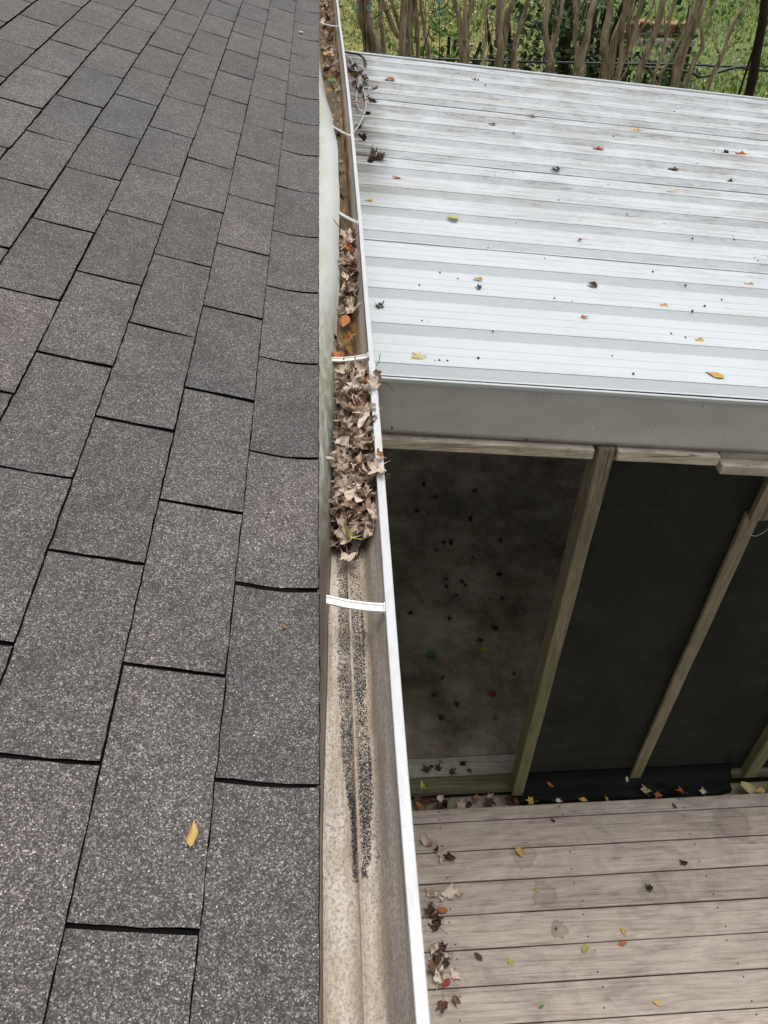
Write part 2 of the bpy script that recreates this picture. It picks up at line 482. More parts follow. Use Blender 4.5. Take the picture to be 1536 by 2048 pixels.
M['bush_light'] = mat_foliage('light_tree_leaves', [(0, (.045, .10, .015)), (.6, (.10, .19, .03)), (1, (.20, .30, .06))])
M['teal'] = mat_foliage('sapling_leaves', [(0, (.03, .085, .05)), (.6, (.06, .15, .085)), (1, (.10, .20, .11))])
M['litter'] = mat_foliage('lawn_leaf_litter', [(0, (.30, .17, .07)), (.5, (.45, .30, .14)), (1, (.62, .50, .33))])
M['matted'] = mat_foliage('matted_leaves', [(0, (.05, .028, .018)), (.25, (.18, .105, .065)), (.5, (.38, .275, .20)), (.8, (.56, .44, .34)), (1, (.68, .57, .46))], 25)
M['cable_black'] = mat_flat('black_cable', (.012, .013, .015), .45)
M['cable_grey'] = mat_flat('grey_cable', (.33, .33, .32), .5)
M['water'] = mat_water()
M['granule'] = mat_foliage('loose_granules', [(0, (.02, .0195, .02)), (.45, (.055, .051, .052)), (.75, (.13, .12, .118)), (.92, (.28, .26, .245)), (1, (.55, .51, .46))], 30)
M['terracotta'] = mat_flat('terracotta', (.46, .24, .16), .8)
M['bench'] = mat_wood('dark_bench_wood', (.02, .016, .012), (.05, .04, .03), (.09, .075, .06), 0)
M['nail'] = mat_flat('rusty_nail', (.05, .04, .033), .6, .3)
M['mat'] = mat_flat('dark_rubber', (.022, .020, .016), .9, spec=.1, var=.4, sc=6)
M['pod'] = mat_flat('dark_seed', (.018, .016, .014), .7)
L = {}
L['tan'] = mat_leaf('leaf_tan', [(0, (.24, .165, .12)), (.12, (.42, .325, .25)), (.3, (.58, .47, .37)), (.6, (.70, .59, .48)), (.8, (.64, .525, .43)), (.92, (.42, .27, .18)), (1, (.76, .67, .56))])
L['brown'] = mat_leaf('leaf_brown', [(0, (.055, .025, .016)), (.4, (.13, .06, .035)), (.7, (.22, .12, .075)), (1, (.34, .22, .15))])
L['dark'] = mat_leaf('leaf_dark', [(0, (.018, .011, .008)), (.6, (.05, .026, .017)), (1, (.10, .05, .03))])
L['orange'] = mat_leaf('leaf_orange', [(0, (.36, .095, .03)), (1, (.47, .19, .065))], trans=.2)
L['yellow'] = mat_leaf('leaf_yellow', [(0, (.52, .31, .075)), (1, (.60, .42, .14))], trans=.2)
L['straw'] = mat_leaf('leaf_straw', [(0, (.56, .46, .24)), (1, (.62, .52, .30))], trans=.2)
L['green'] = mat_leaf('leaf_green', [(0, (.05, .17, .03)), (1, (.07, .22, .04))], trans=.2)
L['ygreen'] = mat_leaf('leaf_yellow_green', [(0, (.40, .40, .07)), (1, (.45, .44, .10))], trans=.2)
L['red'] = mat_leaf('leaf_red', [(0, (.27, .045, .03)), (1, (.33, .07, .04))], trans=.2)
L['pink'] = mat_leaf('petal_pink', [(0, (.55, .04, .12)), (1, (.6, .06, .16))], trans=.2)

# ------------------------------------------------------------------ leaf meshes
def leaf_outline(kind):
    if kind == 'maple':
        half = [(0, 1.0), (5, .84), (9, .80), (10, .64), (15, .58), (22, .46), (30, .58), (36, .58), (40, .76), (47, .90), (53, .70), (60, .62), (66, .52), (76, .42), (86, .50), (98, .58), (106, .42), (122, .34), (145, .27), (172, .13)]
    elif kind == 'ovate':
        half = [(0, 1.0), (8, .82), (20, .62), (38, .50), (60, .46), (90, .46), (120, .52), (145, .60), (165, .68), (178, .72)]
    else:  # round
        half = [(0, 1.0), (12, .88), (30, .82), (60, .78), (90, .74), (120, .70), (150, .66), (176, .60)]
    pts = [(a, r) for a, r in half] + [(-a, r) for a, r in reversed(half[1:])]
    return pts

def leaf_mesh(kind, size, curl, twist, seed, mat, stem=True, axis=None, lobe=.8):
    rg = random.Random(seed)
    out = leaf_outline(kind)
    ax = rg.uniform(-.5, .5) if axis is None else axis
    ph = rg.uniform(0, 9)
    rings = (.30, .55, .80, 1.0)
    flat = [(0.0, 0.0)]
    for k in rings:
        for a, r in out:
            an = math.radians(a) + rg.uniform(-.05, .05)
            rr = r * (min(1, k) if k == 1.0 else k * (0.55 + .45 * min(1, .5 / r + .3))) * rg.uniform(.94, 1.06)
            flat.append((math.sin(an) * rr, math.cos(an) * rr))
    n = len(out)
    ns = 0
    fs = []
    for j in range(n): fs.append((0, 1 + (j + 1) % n, 1 + j))
    for q in range(len(rings) - 1):
        b = 1 + q * n; c = b + n
        for j in range(n): fs.append((b + j, b + (j + 1) % n, c + (j + 1) % n, c + j))
    if stem:
        s0 = len(flat)
        for i in range(5):
            t = i / 4
            for sg in (-1, 1): flat.append((sg * .018 + .12 * t * t * math.sin(ph), -.10 - .85 * t))
        for i in range(4): fs.append((s0 + 2 * i, s0 + 2 * i + 1, s0 + 2 * i + 3, s0 + 2 * i + 2))
    vs = []
    ca, sa = math.cos(ax), math.sin(ax)
    for (u, v) in flat:
        d = u * ca + v * sa; e = -u * sa + v * ca
        r = math.hypot(u, v)
        z = 0.0
        if abs(curl) > 1e-3:
            an = d * curl * (1 + .3 * e * twist)
            d2 = math.sin(an) / curl; z = (1 - math.cos(an)) / curl
        else: d2 = d
        z += lobe * .22 * r * r * math.sin(3 * math.atan2(u, v + 1e-6) + ph) * (1 if kind == 'maple' else .4)
        z += twist * .25 * e * abs(e)
        z += .05 * math.sin(9 * u + ph) * math.cos(8 * v)
        if abs(curl) > 1.0: z += .20 * noise.noise(Vector((u * 2.2 + ph, v * 2.2, seed * .7))) + .07 * noise.noise(Vector((u * 6, v * 6 + ph, seed)))
        uu = d2 * ca - e * sa; vv = d2 * sa + e * ca
        vs.append((uu * size, vv * size, z * size))
    return mesh('leaf_' + kind, vs, fs, mat, smooth=True)

LEAF_CACHE = {}
def get_leaf(kind, curlclass, i, matname):
    key = (kind, curlclass, i, matname)
    if key not in LEAF_CACHE:
        rg = random.Random(hash((kind, curlclass, i)) % 99991 if False else (len(kind) * 131 + curlclass * 17 + i * 7))
        curl = {0: rg.uniform(.15, .5), 1: rg.uniform(1.5, 2.3), 2: rg.uniform(2.6, 4.4)}[curlclass]
        LEAF_CACHE[key] = leaf_mesh(kind, 1.0, curl, rg.uniform(-.7, .7), 100 * i + curlclass, L[matname])
    return LEAF_CACHE[key]

def put_leaf(loc, size, kind='maple', curl=1, mat='tan', i=None, rot=None, tilt=.5, parent=None, name='fallen_leaf', **k):
    me = get_leaf(kind, curl, random.randrange(6) if i is None else i, mat)
    if rot is None: rot = (random.uniform(-tilt, tilt), random.uniform(-tilt, tilt), random.uniform(0, 6.283))
    mt = Matrix.Translation(loc) @ (Matrix.Rotation(rot[0], 4, 'X') @ Matrix.Rotation(rot[1], 4, 'Y') @ Matrix.Rotation(rot[2], 4, 'Z')) @ Matrix.Scale(size, 4)
    return link(name, me, parent, mt, **k)

# ================================================================== SETTING
# ground
g = []
N = 24
gv, gf = [], []
xs = [-400, -120, -40, -15, -6, 0, 3, 6, 9, 12, 16, 22, 40, 120, 400]
ys = [-400, -60, -10, 0, 4, 7, 10, 13, 16, 19, 22, 25, 30, 45, 120, 600]
for y in ys:
    for x in xs: gv.append((x, y, -3.12 + (.05 * noise.noise(Vector((x * .3, y * .3, 0))) if abs(x) < 50 and abs(y) < 50 else 0)))
for j in range(len(ys) - 1):
    for i in range(len(xs) - 1):
        a = j * len(xs) + i
        gf.append((a, a + 1, a + 1 + len(xs), a + len(xs)))
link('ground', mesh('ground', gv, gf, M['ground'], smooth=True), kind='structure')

# grass in view beyond the porch
rg = random.Random(3)
vs, fs = [], []
for i in range(42000):
    y = rg.uniform(11.5, 28); x = rg.uniform(-.5, 1 + y * .58)
    b = Vector((x, y, -3.14)); h = rg.uniform(.04, .12)
    a = rg.uniform(0, 6.283); w = rg.uniform(.008, .024)
    d = Vector((math.cos(a), math.sin(a), 0)); le = Vector((rg.uniform(-.04, .04), rg.uniform(-.04, .04), h))
    k = len(vs)
    vs += [tuple(b - d * w), tuple(b + d * w), tuple(b + le)]
    fs.append((k, k + 1, k + 2))
link('grass', mesh('grass', vs, fs, M['grass']), label='rough green lawn grass behind the tree stems', category='grass', kind='stuff')
vs, fs = [], []
for i in range(3200):
    y = rg.uniform(12, 27); x = rg.uniform(-.4, 1 + y * (.22 if rg.random() < .85 else .56))
    b = Vector((x, y, -3.065)); s = rg.uniform(.025, .055); a = rg.uniform(0, 6.283)
    d = Vector((math.cos(a), math.sin(a), rg.uniform(-.4, .4))) * s; e = Vector((-math.sin(a), math.cos(a), rg.uniform(-.4, .4))) * s * .6
    k = len(vs)
    vs += [tuple(b - d), tuple(b - e), tuple(b + d), tuple(b + e)]; fs.append((k, k + 1, k + 2, k + 3))
link('leaf_litter', mesh('leaf_litter', vs, fs, M['litter']), label='pale fallen leaves strewn over the far lawn', category='leaf litter', kind='stuff')

# ================================================================== HOUSE WITH SHINGLED ROOF
EX = -0.0375
PITCH = math.radians(18.4)
U = Vector((-math.cos(PITCH), 0, math.sin(PITCH)))
NV = Vector((math.sin(PITCH), 0, math.cos(PITCH)))
RO = Vector((EX, 0, 0)) - NV * 0.0135
ROOF = Matrix(((0, U.x, NV.x, RO.x), (1, U.y, NV.y, RO.y), (0, U.z, NV.z, RO.z), (0, 0, 0, 1)))
house = empty('house', (0, 0, -3.1), label='house with dark grey three tab shingle roof left of the gutter', category='house')
HI = Matrix.Translation((0, 0, 3.1))
roof = link('roof', mesh('roof', [tuple(ROOF @ Vector(p)) for p in ((-1.2, .012, -.030), (9.5, .012, -.030), (9.5, 4.2, -.030), (-1.2, 4.2, -.030), (-1.2, .012, -.048), (9.5, .012, -.048), (9.5, 4.2, -.048), (-1.2, 4.2, -.048))], BOXF[::1], M['bitumen']), house, HI)
TABW, EXPO, FIRST = 0.3333, 0.138, 0.131
TILT = 0.029
def tab_mesh(seed, first):
    rg = random.Random(seed)
    w = TABW - rg.uniform(.0052, .0084)
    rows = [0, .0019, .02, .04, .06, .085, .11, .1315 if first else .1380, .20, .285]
    nx = 21
    c0, c1 = rg.uniform(-.0005, .0024), rg.uniform(-.0005, .0024)
    ph = rg.uniform(0, 9)
    vs = []
    skew0, skew1 = rg.uniform(-.0005, .0010), rg.uniform(-.0010, .0005)
    for y in rows:
        for i in range(nx):
            t = i / (nx - 1)
            edge_n = .0007 * math.sin(31 * y + ph) + .0005 * math.sin(97 * y + 2 * ph)
            x = t * w
            if i == 0: x += edge_n + skew0 * (y / .15) + rg.uniform(-.0006, .0006)
            if i == nx - 1: x += -edge_n + skew1 * (y / .15) + rg.uniform(-.0006, .0006)
            yy = y
            if y < .005: yy += .0004 * math.sin(23 * t + ph) + rg.uniform(-.0008, .0008)
            cur = max(0, 1 - y / .07)
            z = -TILT * y + cur * cur * (c0 * (1 - t) ** 4 + c1 * t ** 4) + .0008 * math.sin(7 * t + 20 * y + ph)
            if first and y < .085: z += .0135 * (1 - y / .085) ** 1.6
            if y < .0015: z -= .0026
            vs.append((x, yy, z))
    n1 = len(vs)
    vs += [(x, y, z - .0034) for x, y, z in vs]
    fs, fm = [], []
    for j in range(len(rows) - 1):
        for i in range(nx - 1):
            a = j * nx + i
            fs.append((a, a + 1, a + 1 + nx, a + nx)); fm.append(0 if 0 < j and rows[j] < (.1310 if first else .1375) else 1)  # black front row: bare asphalt edge, with the course's shadow line painted in
    ring = list(range(nx)) + [j * nx + nx - 1 for j in range(1, len(rows))] + [(len(rows) - 1) * nx + i for i in range(nx - 2, -1, -1)] + [j * nx for j in range(len(rows) - 2, 0, -1)]
    for q in range(len(ring)):
        a, b = ring[q], ring[(q + 1) % len(ring)]
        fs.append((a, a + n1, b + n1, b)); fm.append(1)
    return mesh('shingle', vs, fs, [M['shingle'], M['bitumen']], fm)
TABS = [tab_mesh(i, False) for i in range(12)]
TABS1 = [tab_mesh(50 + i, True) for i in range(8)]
for c in range(12):
    s0 = 0 if c == 0 else FIRST + (c - 1) * EXPO
    ph = .181 if c % 2 == 0 else .001
    jit = random.uniform(-.006, .006) if c > 3 else 0
    for k in range(-2, 20):
        y0 = ph + k * TABW + .003 + jit + random.uniform(-.0012, .0012)
        me = random.choice(TABS1 if c == 0 else TABS)
        lm = Matrix.Translation((y0, s0 + random.uniform(-.0012, .0012), 0.0)) @ Matrix.Rotation(random.uniform(-.0022, .0022), 4, 'Z')
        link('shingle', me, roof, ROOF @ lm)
vs, fs = [], []
for y in (-.7, 9.4):
    for (q, z) in ((.003, .0068), (.02, .0035), (.04, .0005), (.065, -.0030), (.09, -.0060), (.14, -.0075)): vs.append(tuple(ROOF @ Vector((y, q, z))))
for i in range(5): fs.append((i, i + 6, i + 7, i + 1))
o = link('starter_strip', mesh('starter_strip', vs, fs, M['bitumen']), roof)
md = o.modifiers.new('solid', 'SOLIDIFY'); md.thickness = .002; md.offset = -1
# upper field beyond the counted tabs
vs, fs = [], []
for c in range(12, 28):
    s0 = FIRST + (c - 1) * EXPO
    for k in range(-2, 20):
        y0 = (.181 if c % 2 == 0 else .001) + k * TABW + .004; y1 = y0 + TABW - .007
        b = len(vs)
        for (y, s, z) in ((y0, s0, 0), (y1, s0, 0), (y1, s0 + .285, -.0083), (y0, s0 + .285, -.0083)):
            vs.append(tuple(ROOF @ Vector((y, s, z))))
        for (y, s, z) in ((y0, s0, -.0034), (y1, s0, -.0034), (y1, s0 + .285, -.0117), (y0, s0 + .285, -.0117)):
            vs.append(tuple(ROOF @ Vector((y, s, z))))
        fs += [tuple(b + q for q in f) for f in BOXF]
link('upper_shingles', mesh('upper_shingles', vs, fs, M['shingle']), roof, kind='stuff')
box('fascia_board', -.062, -.044, -1.2, 9.5, -.19, -.052, M['outer'], house).matrix_basis = HI @ Matrix.Translation((-.053, 4.15, -.121))
o = box('soffit', -.47, -.064, -1.2, 9.5, -.182, -.170, M['outer'], house); o.matrix_basis = HI @ o.matrix_basis
wallo = box('wall', -.60, -.47, -1.2, 9.5, -3.1, -.16, M['wall'], house); wallo.matrix_basis = HI @ wallo.matrix_basis
for i in range(20):
    o = box('siding_board', -.470, -.458 + random.uniform(0, .001), -1.2, 9.5, -3.08 + i * .145, -3.08 + i * .145 + .140, M['wall'], wallo, bev=0)
    o.matrix_basis = wallo.matrix_basis.inverted() @ HI @ o.matrix_basis
    o.matrix_basis = o.matrix_basis @ Matrix.Rotation(-.035, 4, 'Y')

# bent drip edge flashing between shingles and gutter
W = [(9.5, -.0360), (4.7, -.0355), (4.34, -.033), (4.1, -.020), (3.894, -.007), (3.516, .017), (3.134, .030), (2.9, .0315), (2.672, .031), (2.269, .024), (1.949, .017), (1.761, .008), (1.575, .003), (1.452, .003), (1.289, -.004), (1.162, -.010), (.998, -.016), (.88, -.022), (.729, -.027), (.602, -.0325), (.494, -.0365), (.3, -.037), (-1.2, -.037)]
W.sort()
def wat(y):
    for (a, wa), (b, wb) in zip(W, W[1:]):
        if a <= y <= b:
            t = (y - a) / (b - a); return wa + (wb - wa) * t
    return -.037
vs, fs = [], []
ysamp = [-1.2 + .06 * i for i in range(179)]
FL = .072
for y in ysamp:
    w = wat(y - .03) * .25 + wat(y) * .5 + wat(y + .03) * .25
    w += .0012 * math.sin(13 * y) * (1 if 0.8 < y < 4 else 0)
    dx = w - (-.0385)
    phi = math.asin(max(.02, min(.985, dx / FL)))
    prof = [(-.075, -.0105), (-.0405, -.0100)]
    for q in range(1, 8):
        t = q / 7
        # convex belly: leaves flatter and turns down towards its edge
        aa = phi + (0.42 - .84 * t) * min(1, dx / .03)
        prof.append((prof[-1][0] + math.sin(min(1.75, aa)) * FL / 7, prof[-1][1] - math.cos(min(1.75, aa)) * FL / 7))
    lx, lz = prof[-1]
    prof.append((lx + .0012, lz - .0008)); prof.append((lx + .0014, lz - .0045))
    for (px, pz) in prof: vs.append((px, y, pz))
n = 11
for j in range(len(ysamp) - 1):
    for i in range(n - 1):
        a = j * n + i
        fs.append((a, a + n, a + n + 1, a + 1))
de = link('drip_edge', mesh('drip_edge', vs, fs, M['flash'], smooth=True), house, HI, label='bent white drip edge flashing with green algae')
md = de.modifiers.new('solid', 'SOLIDIFY'); md.thickness = .0008; md.offset = -1

# ================================================================== GUTTER
gut = empty('gutter', (.02, 4, -.09), label='white aluminium gutter clogged with leaves along the eave', category='gutter')
GI = Matrix.Translation((-.02, -4, .09))
PROF = [(-.0405, .0), (-.0400, -.083), (-.0385, -.0875), (-.035, -.0885), (-.012, -.0885), (.0072, -.0885), (.0086, -.0842), (.0105, -.0826), (.0124, -.0842), (.0140, -.0885), (.0260, -.0885), (.0315, -.0868), (.0362, -.0820), (.0400, -.0740), (.0435, -.0645), (.0475, -.0550), (.0520, -.0450), (.0560, -.0340), (.0590, -.0230), (.0610, -.0120), (.0620, -.0010)]
BOW = [(-2, 0), (.2, 0), (.56, .0012), (.78, .0037), (.93, .0053), (1.13, .008), (1.43, .0108), (1.8, .0118), (2.27, .0145), (3.1, .0145), (3.66, .0145), (4.3, .0115), (4.9, .005), (5.7, 0), (12, 0)]
def bow(y):
    for (a, wa), (b, wb) in zip(BOW, BOW[1:]):
        if a <= y <= b:
            t = (y - a) / (b - a); return wa + (wb - wa) * t
    return 0
def trough(y0, y1, ofs, name):
    nseg = max(2, int((y1 - y0) / .12))
    vs, fs, fm = [], [], []
    m = len(PROF)
    for j in range(nseg + 1):
        y = y0 + (y1 - y0) * j / nseg
        dx = .0008 * math.sin(2.1 * y + 1) + bow(y); dz = .0015 * math.sin(1.3 * y)
        for (x, z) in PROF: vs.append((x + ofs * (x > .03) + dx * (x > .03), y, z + dz))
    k = len(vs)
    for j in range(nseg + 1):                      # outer skin
        y = y0 + (y1 - y0) * j / nseg
        for i, (x, z) in enumerate(PROF): vs.append((x + (ofs + bow(y)) * (x > .03) + (.0022 if x > .03 else 0), y, z - (.0012 if i not in (0, m - 1) else 0)))
    for j in range(nseg):
        for i in range(m - 1):
            a = j * m + i
            fs.append((a, a + 1, a + m + 1, a + m)); fm.append(0)
            fs.append((k + a, k + a + m, k + a + m + 1, k + a + 1)); fm.append(1)
    return link(name, mesh(name, vs, fs, [M['gutter'], M['outer']], fm, smooth=True), gut, GI)
def rim(y0, y1, xa, xb, z, name='front_rim'):
    nseg = max(2, int((y1 - y0) / .1))
    vs, fs = [], []
    pr = [(xa, -.010), (xa, -.001), (xa + .001, 0), (xb - .0016, .0004), (xb - .0004, -.0006), (xb, -.002), (xb, -.0125), (xb - .002, -.0135)]
    for j in range(nseg + 1):
        y = y0 + (y1 - y0) * j / nseg
        dx = .0008 * math.sin(2.1 * y + 1) + bow(y) + .0004 * noise.noise(Vector((0, y * 6, 0)))
        dz = .0006 * noise.noise(Vector((3, y * 5, 0)))
        for (x, zz) in pr: vs.append((x + dx, y, z + zz + dz))
    m = len(pr)
    for j in range(nseg):
        for i in range(m - 1):
            a = j * m + i; fs.append((a, a + m, a + m + 1, a + 1))
    return link(name, mesh(name, vs, fs, M['rim']), gut, GI)
trough(-1.2, 1.525, 0, 'trough'); trough(1.515, 9.4, -.0008, 'trough')
rim(-1.2, 1.525, .0610, .0762, .0008); rim(1.528, 9.4, .0632, .0750, -.0004)
# hidden hanger straps across the opening
def strap(ya, yb, xa=-.036, za=-.040):
    vs, fs = [], []
    S = 10
    for i in range(S + 1):
        t = i / S
        x = xa + (.0635 + bow(yb) - xa) * t; y = ya + (yb - ya) * t
        z = za * (1 - t) - .006 * t - .004 * math.sin(math.pi * t) + .010 * max(0, .22 - t) / .22 * 0
        hw = .0085
        for (dy, dz) in ((-hw, -.0035), (-hw, 0), (-hw * .62, .0005), (-hw * .5, -.0022), (hw * .5, -.0022), (hw * .62, .0005), (hw, 0), (hw, -.0035)):
            vs.append((x, y + dy, z + dz))
    for i in range(S):
        for j in range(7):
            a = i * 8 + j; fs.append((a, a + 8, a + 9, a + 1))
    # clip hooked under the rim
    o = link('hanger_strap', mesh('hanger_strap', vs, fs, M['strap']), gut, GI)
    md = o.modifiers.new('solid', 'SOLIDIFY'); md.thickness = .0011
    b = box('strap_clip', .0590 + bow(yb), .0628 + bow(yb), yb - .010, yb + .010, -.019, -.0035, M['strap'], o, bev=.001)
    return o
for (ya, yb, xa, za) in ((.838, .812, -.027, -.010), (1.610, 1.560, -.020, -.044), (2.56, 2.30, -.015, -.050), (3.42, 3.09, -.015, -.050), (5.02, 4.89, -.034, -.012), (.03, .01, -.034, -.012), (6.0, 5.95, -.034, -.012)): strap(ya, yb, xa, za)
# murky water standing in the run
wv, wf = [], []
for j in range(41):
    y = 1.58 + (5.4 - 1.58) * j / 40
    wv += [(-.0385, y, -.0700), (.0405 + bow(y), y, -.0700)]
    if j: wf.append((2 * j - 2, 2 * j - 1, 2 * j + 1, 2 * j))
link('water', mesh('water', wv, wf, M['water']), label='murky brown water standing in the gutter run', category='water', kind='structure')
# loose granules washed along both sides of the floor ridge
rg = random.Random(11)
vs, fs = [], []
def granules(n, y0, y1, xa, xb):
    for i in range(n):
        y = rg.uniform(y0, y1)
        a, b = xa(y), xb(y)
        if b <= a: continue
        # ragged edge
        if noise.noise(Vector((a * 40, y * 14, 3))) + .55 * noise.noise(Vector((a * 90, y * 60, 8))) < rg.uniform(-1.0, .35): continue
        if y < .54 and rg.random() > .25 + .75 * (y - .42) / .12: continue
        wv_ = .0028 * noise.noise(Vector((a * 30, y * 26, 1)))
        x = rg.uniform(a + min(0, wv_), b + max(0, wv_)) + rg.gauss(0, .0012)
        s = rg.uniform(.0005, .00105)
        z = -.0885 + rg.uniform(0, .0012)
        if x > .0280: z += (x - .028) * .75
        if .0065 < x < .0145: z += .0035
        c = Vector((x, y, z + s * .6))
        q = Matrix.Rotation(rg.uniform(0, 6), 3, 'Z') @ Matrix.Rotation(rg.uniform(0, 6), 3, 'X')
        k = len(vs)
        for p in ((1, 0, 0), (-1, 0, 0), (0, 1, 0), (0, -1, 0), (0, 0, 1), (0, 0, -1)):
            vs.append(tuple(c + q @ Vector(p) * s * rg.uniform(.8, 1.2)))
        for f in ((0, 2, 4), (2, 1, 4), (1, 3, 4), (3, 0, 4), (2, 0, 5), (1, 2, 5), (3, 1, 5), (0, 3, 5)): fs.append(tuple(k + t for t in f))
def lw(y): return .0068 - (.0165 if y > .60 else .0035 + .013 * max(0, (y - .50) / .10)) * (1 + .10 * math.sin(19 * y))
granules(15000, .425, 1.10, lambda y: lw(y), lambda y: .0068)
granules(15000, .43, 1.10, lambda y: .0150, lambda y: .0150 + (.0150 if y > .62 else .0115 + .0035 * max(0, (y - .46) / .16)) * (1 + .12 * math.sin(23 * y + 1)) * (.55 if y < .447 else 1))
granules(1800, .2, 1.10, lambda y: -.03, lambda y: .04)
link('granules', mesh('granules', vs, fs, M['granule']), gut, GI, kind='stuff', label='dark shingle granules washed along the gutter floor')

# ------------------------------------------------------------------ leaves in the gutter
GRP_MAIN = 'dry leaves heaped in the near gutter pile'
LAB_MAIN = 'curled dry leaf in the tall heap at the middle of the gutter'
rg = random.Random(21)
def heap(y):   # top height of the near heap
    if y < 1.02: return -.078 + .05 * max(0, (y - .96) / .06)
    if y < 1.12: return -.028 + .026 * (y - 1.02) / .10
    if y < 1.42: return -.004
    return -.004 - .05 * (y - 1.42) / .22
def fill_leaves(n, y0, y1, top, depth, mats, size, label, group, cat='leaf'):
    for i in range(n):
        y = rg.uniform(y0, y1)
        t = rg.random() ** .6
        z = top(y) - depth * (1 - t)
        x0 = max(-.03, wat(y) + (.017 if z > -.055 else .004)); x1 = .040 if z < -.05 else (.052 if z < -.02 else .062)
        x = rg.uniform(x0, x1 + bow(y))
        sz = rg.uniform(*size)
        random.seed(int(y * 1e5) + i)
        m = rg.choices([q[0] for q in mats], [q[1] for q in mats])[0]
        put_leaf((x, y, z), sz * (1.0 if i % 5 < 3 else .85), 'maple' if i % 5 < 3 else 'ovate', rg.choice((1, 2, 2, 2)), m, tilt=.9, label=label, category=cat, group=group)
fill_leaves(124, 1.005, 1.60, heap, .024, [('tan', 9), ('brown', 1.4), ('dark', .3), ('orange', .25)], (.025, .034), LAB_MAIN, GRP_MAIN)
fill_leaves(36, 1.86, 2.34, lambda y: -.030 if 1.92 < y < 2.3 else -.045, .03, [('tan', 4), ('brown', 4), ('dark', 1.5), ('orange', .25)], (.026, .038),
            'curled dry leaf in the smaller heap farther along the gutter', 'leaves in the second gutter heap')
fill_leaves(24, 4.15, 6.3, lambda y: -.045, .03, [('brown', 5), ('dark', 3), ('tan', 1.3), ('orange', .4)], (.028, .042),
            'dried leaf packed in the far end of the gutter', 'leaves packed in the far gutter')
# what lies under the visible leaves: one matted mass
vs, fs = [], []
rg = random.Random(5)
def matted(n, y0, y1, top, depth):
    for i in range(n):
        y = rg.uniform(y0, y1); z = max(-.083, top(y) - .012 - depth * rg.random())
        x = rg.uniform(-.034, (.034 if z < -.06 else .046) + bow(y))
        if z > -.062: x = max(x, wat(y) + .014 + rg.uniform(0, .012))
        me = get_leaf(rg.choice(('maple', 'maple', 'ovate')), rg.choice((1, 2)), rg.randrange(6), 'brown')
        q = Matrix.Translation((x, y, z)) @ Matrix.Rotation(rg.uniform(-.5, .5), 4, 'X') @ Matrix.Rotation(rg.uniform(-.5, .5), 4, 'Y') @ Matrix.Rotation(rg.uniform(0, 6.28), 4, 'Z') @ Matrix.Scale(rg.uniform(.026, .038), 4)
        k = len(vs)
        vs.extend(tuple(q @ v.co) for v in me.vertices)
        fs.extend(tuple(k + t for t in p.vertices) for p in me.polygons)
matted(330, 1.01, 1.60, heap, .05); matted(110, 1.84, 2.36, lambda y: -.030, .04); matted(130, 4.1, 6.6, lambda y: -.04, .04); matted(40, 2.4, 4.1, lambda y: -.060, .01)
link('matted_leaves', mesh('matted_leaves', vs, fs, M['matted'], smooth=True), label='wet matted brown leaves under the gutter heaps', category='leaf litter', kind='stuff')
random.seed(77)
def one(loc, size, kind, curl, mat, label, rot=None, i=None, tilt=.15, cat='leaf', **k):
    return put_leaf(loc, size, kind, curl, mat, i=i, rot=rot, tilt=tilt, label=label, category=cat, **k)
one((.026, 1.80, -.050), .026, 'ovate', 0, 'orange', 'broad bright orange leaf between the two gutter heaps', (.3, .1, 2.9))
one((.004, 1.625, -.052), .026, 'round', 1, 'orange', 'small red orange leaf under the strap behind the near heap', (.2, .2, .6))
one((.010, 1.70, -.062), .030, 'maple', 2, 'brown', 'curled brown leaf lying between the orange gutter leaves', (.2, .3, 1.0))
one((.018, 1.665, -.058), .026, 'maple', 2, 'brown', 'rust brown curled leaf beside the wet gutter floor', (.5, -.2, 4.0))
one((.000, 1.735, -.066), .028, 'maple', 2, 'dark', 'dark wet leaf against the flashing between the gutter heaps', (.1, .3, 2.2))
one((.030, 1.72, -.050), .022, 'maple', 2, 'orange', 'twisted rust orange leaf stuck on the gutter front wall', (.9, .5, 5.0))
one((.012, .985, -.062), .034, 'maple', 1, 'tan', 'tan leaf slumped at the near foot of the gutter heap', (-.35, .1, 3.3), i=2)
one((.022, 1.015, -.045), .034, 'maple', 1, 'ygreen', 'yellow green streaked leaf at the near end of the heap', (-.3, .25, 1.2))
one((.006, 1.02, -.050), .026, 'maple', 1, 'orange', 'orange brown leaf beside the flashing at the heap end', (-.2, -.2, .4))
one((.080, 1.175, .008), .020, 'maple', 1, 'orange', 'rust orange leaf poking over the gutter rim', (.2, .6, 1.6))
one((.074, 1.14, .010), .034, 'maple', 1, 'tan', 'large pale tan leaf with holes folded over the rim', (.1, .3, 2.4))
one((.078, 1.41, .012), .030, 'maple', 1, 'tan', 'tan leaf spilling over the rim at the porch fascia', (.2, .4, .4))
one((.082, 1.46, .008), .024, 'maple', 2, 'brown', 'brown leaf tip hanging over the rim above the fascia', (.3, .5, 4.4))
one((.012, .237, -.078), .022, 'ovate', 0, 'orange', 'orange brown leaf at the very bottom of the gutter', (0, .1, 4.4))
one((.022, 4.05, -.058), .026, 'round', 0, 'green', 'small bright green leaf floating in the far gutter', (.1, 0, 1))
one((.015, 4.45, -.036), .032, 'maple', 1, 'yellow', 'yellow tan leaf on the far gutter pile', (.2, .1, 2))
one((.020, 2.72, -.066), .026, 'maple', 0, 'yellow', 'small ochre leaf floating in the gutter water', (0, 0, 2))
one((.030, 2.90, -.066), .030, 'ovate', 0, 'brown', 'narrow brown leaf floating in the gutter water', (0, 0, 1.4))
one((.030, 3.30, -.066), .028, 'maple', 1, 'dark', 'dark leaf half sunk in the gutter water', (0, .2, 5))
